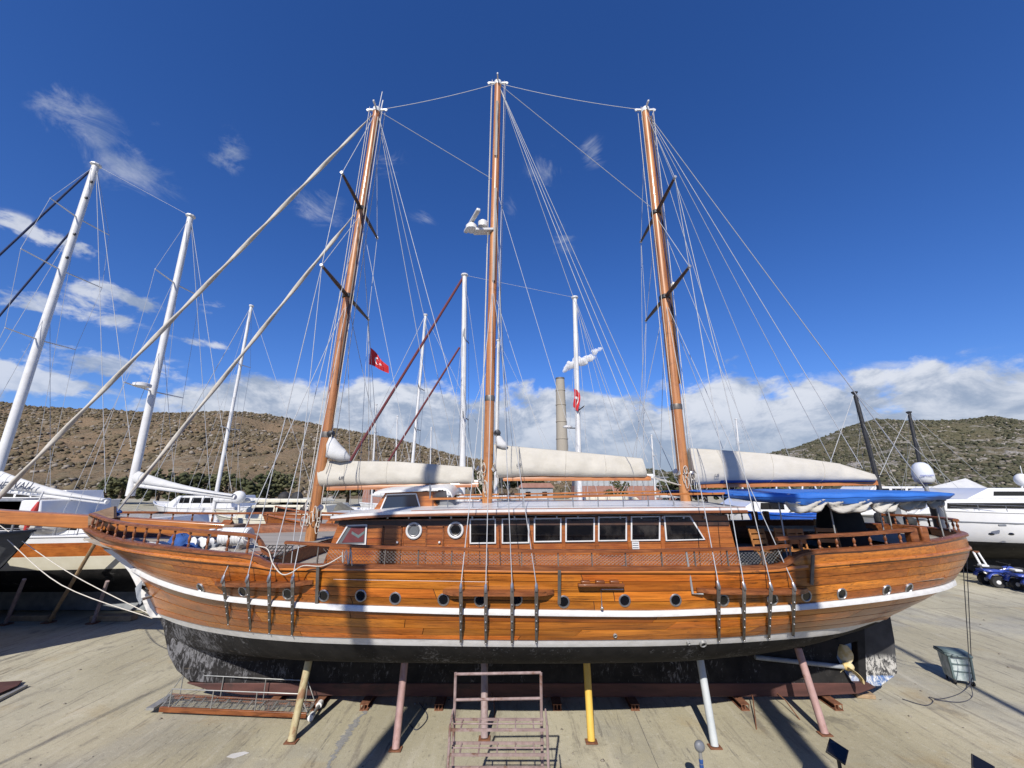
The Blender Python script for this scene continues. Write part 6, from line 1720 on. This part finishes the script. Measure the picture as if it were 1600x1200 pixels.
b = MB(); b.grid([[a + Vector((u * .32 * (1 - .3 * v) + .05 * math.sin(v * 5), .10 * math.sin(u * 9 + v * 3), -v * 1.05 - u * .25)) for u in np.linspace(0, 1, 10)] for v in np.linspace(0, 1, 8)]); o = b.build('cloth', 'flag_red', t, 180)
b = MB(); b.grid([[a + Vector((u * .32 * (1 - .3 * v) + .05 * math.sin(v * 5), .10 * math.sin(u * 9 + v * 3) - .012, -v * 1.05 - u * .25)) for u in np.linspace(.1, .7, 6)] for v in np.linspace(.40, .52, 3)]); b.build('white_emblem', 'flag_white', o, 180)

# --- boats further back
def far_sailboat(bx, by, tx, ty, Y, L, label, hullc=('gelcoat', 'bottom_black'), spr=((.45, .9), (.72, .7)), r=.085, cover=None, bow=-1, zd=2.6, mat='white_paint', sm='white_paint'):
    base, top = W(bx, by, Y), W(tx, ty, Y); base.z = zd
    base.x = W(bx, 760, Y).x
    xb, xs = (base.x - L * .42, base.x + L * .58) if bow == -1 else (base.x + L * .42, base.x - L * .58)
    t, pt = bg_boat('moored_sailboat', label, xb, xs, Y, L * .15, zd, .9, [(0, 0), (.55, 1)], list(hullc), sheer=.35, rake=L * .12, keel=(.35, .7))
    cabin(t, base.x - L * .12 * -bow * -1, base.x + L * .22 * -bow, Y, L * .09, zd, zd + .75, 'gelcoat', 'coachroof', .6, 3)
    m = bg_mast(t, base, top, r, mat, spr, ((Vector((xb, Y, zd + .3)), .02, 'wire'), (Vector((xs, Y, zd + .2)), .012, 'wire')), spr_mat=sm)
    guard_rail(t, pt, .05, .95, 8, .6)
    bo = base + Vector((0, 0, 1.4)); e = bo + Vector((L * .36 * -bow, 0, -.05))
    MB().tube([bo + (e - bo) * k / 6 + Vector((0, 0, .1)) for k in range(7)], [.16, .22, .2, .18, .16, .13, .08], 10).build('sail_cover', 'white_canvas' if not cover else cover, m)
    return t
t = far_sailboat(340, 790, 393, 478, 28, 13, 'white sloop with short spreaders behind the furled stays at left', spr=((.40, 1.0), (.70, .9)), r=.13)
MB().sphere(W(373, 777, 27.2), .42, 16, 10, (1, 1, 1.0)).build('radome', 'plastic_white', t); MB().tube([W(373, 779, 27.2), W(373, 800, 27.2)], .06, 6).build('radome_post', 'white_paint', t)
far_sailboat(640, 780, 665, 492, 27, 13, 'white sloop with leaning mast left of the tall white mast', r=.12, spr=((.42, .9), (.62, 1.0)), sm='dark_metal')
far_sailboat(774, 780, 779, 532, 33, 12, 'white sloop whose mast stands just right of the middle wooden mast', r=.16)
far_sailboat(583, 790, 588, 632, 44, 11, 'distant sloop with thin white mast right of the raked forward mast', r=.10)
far_sailboat(618, 780, 621, 650, 54, 11, 'distant sloop, its thin mast left of the leaning white mast', r=.10)
far_sailboat(672, 780, 674, 668, 48, 10, 'distant sloop with a short mast right of the leaning white mast', r=.09)
far_sailboat(1022, 780, 1018, 680, 40, 10, 'distant sloop with mast between the middle sail cover and the aft mast', r=.09)
far_sailboat(1158, 790, 1150, 655, 42, 11, 'distant sloop whose white mast rises behind the aft sail cover', r=.10)
far_sailboat(1375, 770, 1335, 613, 27, 12, 'sloop with a black mast nearer the aft sail cover', r=.15, mat='dark_metal', spr=((.35, 1.0),), sm='dark_metal')
far_sailboat(1443, 770, 1420, 644, 33, 13, 'sloop with a black mast rising behind the satellite dome', r=.15, mat='dark_metal', spr=((.5, 1.2),), sm='dark_metal')

def motor_boat(name, label, xb, xs, yc, hb, zd, mats, bands, houses, zk=.9, sheer=.45):
    t, pt = bg_boat(name, label, xb, xs, yc, hb, zd, zk, bands, mats, sheer=sheer, rake=2.6, srake=.2, keel=(.3, .95))
    for h in houses: cabin(t, *h)
    return t, pt
# big white motor yacht at right
t, pt = motor_boat('motor_yacht', 'large white motor yacht with black windows at the right edge', 18.6, 43, 25.6, 3.3, 3.55, ['gelcoat', 'bottom_black'], [(0, 0), (.56, 1)],
    [(22.6, 42, 25.6, 2.7, 3.5, 4.3, 'gelcoat', 'main_deck_house', 1.6, 1, 'dark_glass', (3.80, 4.10)), (26.2, 40, 25.6, 2.2, 4.3, 4.9, 'gelcoat', 'flybridge', 1.4, 1, 'dark_glass', (4.48, 4.72)), (19.8, 27, 25.6, 1.9, 3.4, 3.95, 'gelcoat', 'foredeck_trunk', 2.0)], zk=.75)
for px in (1549, 1580):
    p = W(px, 834.5, 22.25); MB().sphere(p, .12, 14, 6, (1.5, .3, .6)).build('porthole', 'dark_glass', t)
p = W(1566, 821, 22.2); MB().box(p, (.4, .08, .10)).build('cleat_recess', 'plastic_grey', t, 35, .03)
MB().tube([pt(.05 + k * .05, .20, -1) + Vector((0, -.02, 0)) for k in range(19)], .03, 6).build('rub_rail', 'plastic_grey', t)
guard_rail(t, pt, .02, .9, 16, .35)
for px, py in ((1597, 750),): MB().sphere(W(px, py, 25.5), .35, 14, 9, (1, 1, 1.15)).build('radome', 'plastic_white', t); MB().tube([W(1597, 757, 25.5), W(1597, 775, 25.5)], .05, 6).build('radome_post', 'white_paint', t); MB().tube([W(1594, 728, 25.5), W(1600, 752, 25.5)], .02, 5).build('aerial', 'white_paint', t)
for k in range(3):
    x = 20.5 + k * 2.6; s_ = empty('yacht_prop', (x, 22.9, 0), f"white prop under the motor yacht, {['nearest our stern', 'the middle one', 'the right one'][k]}", 'prop', 'props under the motor yacht')
    for dx in (-.2, .2): MB().tube([(x + dx, 22.8, 0), (x + dx * .6, 23.3, 1.5)], .05, 8).build('leg', 'plastic_white', s_)
    MB().bar((x - .15, 23.3, 1.5), (x + .15, 23.3, 1.5), .12, .08).build('head', 'rust', s_)
# shrink-wrapped boat
t, pt = motor_boat('wrapped_boat', 'boat wrapped in white plastic with a peaked tent top', 19.5, 36, 31.5, 2.8, 3.2, ['gelcoat', 'bottom_black'], [(0, 0), (.6, 1)], [])
a = [W(px, py, 31.0) for px, py in ((1405, 795), (1440, 777), (1470, 760), (1520, 747), (1556, 766), (1600, 785))]
rows = []
for p in a:
    rg_ = random.Random(int(p.x * 7)); rows.append([Vector((p.x, 31.5 + 2.9 * c, 3.3 + (p.z - 3.3) * (1 - abs(c) ** 1.15) + rg_.uniform(-.05, .05))) for c in np.linspace(-1, 1, 13)])
b = MB(); b.grid([r[::-1] for r in rows]); b.build('shrink_wrap', 'white_canvas', t, 25)
# white flybridge boat behind the aft deck
t, pt = motor_boat('flybridge_boat', 'white flybridge motor boat seen under the blue awning', 12.3, 21.0, 27.5, 2.2, 3.3, ['gelcoat', 'bottom_black'], [(0, 0), (.6, 1)],
    [(14.0, 19.8, 27.5, 1.7, 3.3, 4.2, 'gelcoat', 'deckhouse', 1.5, 2, 'dark_glass', (3.6, 4.0)), (15.4, 19.6, 27.5, 1.3, 4.2, 4.65, 'gelcoat', 'flybridge', .5)])
for x in (17.2, 18.9): MB().tube([(x, 26.4, 4.6), (x + .2, 26.4, 5.4), (x + .8, 26.4, 5.4), (x + 1.0, 26.4, 4.7)], .05, 6).build('arch', 'white_paint', t)
# white wrapped sheets near it
t = empty('white_awning', (19.6, 24.0, 0), 'white sheet stretched over a boat frame behind the stern curtains', 'sheet')
b = MB(); b.grid([[Vector((17.0 + 5.2 * u, 23.2 + 2.0 * v, 4.75 - 1.4 * abs(v - .3) - .8 * abs(u - .5) ** 1.4 + .05 * math.sin(u * 9 + v * 5))) for v in np.linspace(0, 1, 9)] for u in np.linspace(0, 1, 11)]); o = b.build('sheet', 'white_canvas', t, 180); m = o.modifiers.new('thickness', 'SOLIDIFY'); m.thickness = .02
for x in (17.4, 19.6, 21.8): MB().tube([(x, 24.0, 0), (x, 24.0, 4.0)], .05, 6).build('frame_post', 'galvanised', t)
# small blue boat
t, pt = bg_boat('blue_boat', 'small blue boat with white stripe standing behind the aft deck', 11.0, 15.6, 19.2, 1.0, 3.72, 2.0, [(0, 0), (.34, 1), (.42, 0), (.75, 2)], ['blue_gelcoat', 'white_paint', 'bottom_black'], sheer=.15, rake=.8, srake=.1, deckmat='gelcoat')
for x in (12.2, 14.4):
    MB().box((x, 19.2, 1.1), (.2, 1.4, 2.1)).build('cradle', 'black_rubber', t)
MB().box((14.7, 18.9, 3.9), (.5, .5, .5)).build('engine_cover', 'black_rubber', t, 35, .06)
text_mesh('S', .30, 'white_paint', 'lettering', t, W(1178, 811, 18.12), (1, 0, 0), (0, .05, 1))
# olive covered cruiser and a cream cruiser with two black domes, left of the deckhouse
t, pt = motor_boat('covered_cruiser', 'cruiser under a grey green canvas tent behind the raked mast', -12.6, -5.4, 27.0, 2.2, 3.0, ['gelcoat', 'bottom_black'], [(0, 0), (.55, 1)], [])
rows = []
for px, py in ((470, 815), (490, 800), (505, 787), (530, 785), (548, 797), (566, 812)):
    p = W(px, py, 27); rows.append([Vector((p.x, 27 + 2.2 * c, 2.9 + max(p.z - 2.9, .05) * (1 - abs(c) ** 2.2))) for c in np.linspace(-1, 1, 11)])
b = MB(); b.grid([r[::-1] for r in rows]); b.build('canvas_tent', 'olive_canvas', t, 40)
t, pt = motor_boat('domed_cruiser', 'cream cruiser carrying two black domes on its hard top', -19.4, -10.4, 26.6, 2.3, 3.1, ['cream_paint', 'bottom_black'], [(0, 0), (.55, 1)],
    [(-17.0, -11.0, 26.6, 1.8, 3.1, 3.9, 'cream_paint', 'deckhouse', 1.2, 3, 'dark_glass'), (-16.4, -12.2, 26.6, 1.6, 4.05, 4.25, 'cream_paint', 'hard_top', 1.0)])
for px, py in ((444, 778), (464, 778)): MB().sphere(W(px, py, 26.4), .36, 16, 10, (1, 1, 1.1)).build('dome', 'black_rubber', t); MB().tube([W(px, py + 6, 26.4), W(px, 792, 26.4)], .07, 8).build('dome_post', 'dark_metal', t)
for x in (-16, -12.6): MB().tube([(x, 25.4, 3.8), (x + .3, 25.4, 4.1)], .05, 6).build('top_post', 'steel', t)
# white and cream boats showing over the cabin roof
t, pt = motor_boat('white_cruiser', 'white cruiser with cream awning seen over the cabin roof', 1.5, 10.5, 29, 2.2, 3.2, ['gelcoat', 'bottom_black'], [(0, 0), (.55, 1)], [(3.5, 9.0, 29, 1.6, 3.2, 4.0, 'gelcoat', 'deckhouse', 1.4, 3, 'dark_glass'), (4.2, 8.6, 29, 1.7, 4.1, 4.3, 'cream_paint', 'awning', .8)])
t, pt = motor_boat('white_launch', 'white launch seen over the cabin roof right of the wheelhouse', -6.6, 0.6, 30, 2.0, 3.4, ['gelcoat', 'bottom_black'], [(0, 0), (.55, 1)], [(-5, -1, 30, 1.4, 3.4, 4.3, 'gelcoat', 'deckhouse', 1.2, 3, 'dark_glass')])
t, pt = motor_boat('grey_launch', 'low white launch among the hulls left of the forward mast', -29.0, -19.5, 33, 2.2, 3.4, ['gelcoat', 'bottom_black'], [(0, 0), (.55, 1)], [(-27, -21.5, 33, 1.6, 3.4, 4.3, 'gelcoat', 'deckhouse', 1.2, 4, 'dark_glass')])
t, pt = motor_boat('far_cruiser', 'distant white cruiser below the right hillside', 33, 47, 44, 2.6, 3.6, ['gelcoat', 'bottom_black'], [(0, 0), (.55, 1)], [(36, 45, 44, 2, 3.6, 5.0, 'gelcoat', 'deckhouse', 1.6, 4, 'dark_glass')])
t, pt = motor_boat('far_cruiser', 'distant white cruiser below the left hillside', -62, -46, 46, 2.6, 3.4, ['gelcoat', 'bottom_black'], [(0, 0), (.55, 1)], [(-59, -48, 46, 2, 3.4, 4.6, 'gelcoat', 'deckhouse', 1.6, 5, 'dark_glass')])

# quad bikes
def quad(px, py, label, ang):
    c = G(px, py); t = empty('quad_bike', c, label, 'quad bike', 'blue quad bikes')
    Rm = Matrix.Rotation(ang, 3, 'Z'); L = lambda x, y, z: c + Rm @ Vector((x, y, z))
    for sx, sy in ((-.58, -.40), (.58, -.40), (-.58, .40), (.58, .40)):
        ax = Rm @ Vector((0, 1, 0)); o = MB().lathe([(.15, -.11), (.25, -.12), (.27, -.07), (.27, .07), (.25, .12), (.15, .11)], L(sx, sy, .27), ax, 20).build('wheel', 'black_rubber', t)
        MB().lathe([(.04, -.125), (.13, -.10), (.13, .10), (.04, .125)], L(sx, sy, .27), ax, 14).build('rim', 'plastic_white', o)
    def loft(name, secs, mat):
        rows = [[L(x, w * math.copysign(abs(math.sin(a)) ** .7, math.sin(a)), z + h * math.copysign(abs(math.cos(a)) ** .7, math.cos(a))) for a in [k * .3927 for k in range(16)]] for x, w, z, h in secs]
        b = MB(); b.grid(rows, 0, True); b.add(rows[0], [tuple(range(16))]); b.add(rows[-1], [tuple(range(15, -1, -1))]); b.f = [f[::-1] for f in b.f]; return b.build(name, mat, t, 50)
    loft('chassis', [(-.62, .14, .36, .10), (0, .24, .38, .16), (.62, .14, .36, .10)], 'dark_metal')
    loft('rear_body', [(-.92, .30, .76, .05), (-.75, .42, .76, .09), (-.4, .40, .76, .10), (-.15, .24, .72, .10)], 'blue_plastic')
    loft('tank', [(-.2, .14, .74, .12), (.05, .17, .82, .15), (.3, .20, .86, .16), (.42, .14, .84, .12)], 'blue_plastic')
    loft('front_cowl', [(.28, .24, .80, .12), (.5, .42, .78, .10), (.75, .42, .76, .10), (.95, .26, .68, .10), (1.0, .12, .64, .05)], 'blue_plastic')
    loft('seat', [(-.72, .14, .88, .05), (-.4, .18, .92, .09), (-.05, .16, .90, .08), (.05, .08, .90, .04)], 'black_rubber')
    for sx in (-.58, .58):
        for sy in (-.42, .42):
            rows = [[L(sx + .38 * math.cos(a), sy + w, .30 + .40 * math.sin(a)) for w in (-.14, 0, .14)] for a in np.linspace(.30, 2.85, 9)]
            o = MB().grid(rows).build('fender', 'blue_plastic', t, 60); m = o.modifiers.new('thickness', 'SOLIDIFY'); m.thickness = .03
    for x0_, x1_ in ((-.95, -.5), (.48, .9)):
        for sy in (-.28, -.1, .1, .28): MB().tube([L(x0_, sy, .92), L(x1_, sy, .92)], .013, 6).build('rack_bar', 'dark_metal', t)
        for x in (x0_, x1_): MB().tube([L(x, -.30, .92), L(x, .30, .92)], .013, 6).build('rack_bar', 'dark_metal', t)
    MB().tube([L(.12, -.40, 1.14), L(.26, -.14, 1.10), L(.26, .14, 1.10), L(.12, .40, 1.14)], .018, 6).build('handlebar', 'dark_metal', t); MB().tube([L(.36, 0, .9), L(.26, 0, 1.10)], .03, 6).build('steering_column', 'dark_metal', t)
    for sy in (-1, 1): MB().tube([L(.14, sy * .33, 1.135), L(.10, sy * .43, 1.145)], .026, 8).build('grip', 'black_rubber', t)
    MB().box(L(-.72, 0, .98), (.30, .36, .10), 0, Rm).build('rack_bag', 'plastic_white', t, 35, .03)
    for sy in (-.16, .16): MB().lathe([(.06, 0), (.07, .03), (.03, .05)], L(.93, sy, .72), Rm @ Vector((1, 0, 0)), 10).build('headlight', 'plastic_white', t)
quad(1574, 917, 'blue quad bike parked in front of the motor yacht', R(-18)); quad(1626, 926, 'second blue quad bike half cut off by the right edge', R(-12))

# ================================================================== the boat the photographer stands on: only its shadows reach the picture
t, pt = bg_boat('white_motorsailer', 'white motor sailer behind the viewpoint whose masts shade the hull', -16, 14, -3.6, 2.9, 3.3, .8, [(0, 0), (.6, 1)], ['gelcoat', 'bottom_black'], sheer=.3, rake=2.0, keel=(.2, .9))
hd = Vector((math.sin(SUN_AZ), math.cos(SUN_AZ), 0))
def shade_mast(px, py, r, hgt, yb, low=None):
    g = G(px, py); k = (g.y - yb) / hd.y; base = g - hd * k; base.z = 3.2
    m = MB().tube([base, base + Vector((0, 0, hgt * .6)), base + Vector((0, 0, hgt))], [r, r * .95, r * .8], 12).build('mast', 'white_paint', t)
    if low: MB().tube([base + Vector((.15, 0, 1.2)), base + Vector((.2, 0, low))], .30, 12).build('furled_sail', 'white_canvas', m)
    return m, base
ma, ba = shade_mast(628, 1130, .23, 17, -3.6, 6.0)
MB().sphere(ba + Vector((-.45, 0, 9.4)), .17, 14, 9, (1, 1, .9)).build('radome', 'plastic_white', ma); MB().tube([ba + Vector((0, 0, 9.1)), ba + Vector((-.45, 0, 9.25))], .03, 6).build('radome_arm', 'white_paint', ma)
mb, bb = shade_mast(1236, 1150, .25, 16, -3.6, 6.5)
for s_ in (-1, 1): MB().tube([bb + Vector((0, 0, 9)), bb + Vector((.1, s_ * 1.4, 9.05))], .05, 6).build('spreader', 'white_paint', mb)
shade_mast(1500, 1063, .10, 14, -3.6); shade_mast(120, 997, .035, 12, -3.6); shade_mast(160, 1118, .03, 12, -3.6)

# loose grit and scraps scattered on the slab
rg = np.random.default_rng(5); n = 420
gx, gy = rg.uniform(-16, 20, n), 8.6 + rg.random(n) ** 1.6 * 13
sz = .006 + rg.random(n) ** 4 * .035
blobs_mesh('grit', np.stack([gx, gy, sz * .3], 1), sz, 'grit', .45, 'stuff', None, 'small stones and scraps scattered on the concrete', 'grit')

rope_obj([G(655, 1098, .015), G(668, 1120, .015), G(652, 1140, .015), G(640, 1132, .015)], .010, 'short dark chain hanging by the pink prop', 'dark_rope', 'chain')
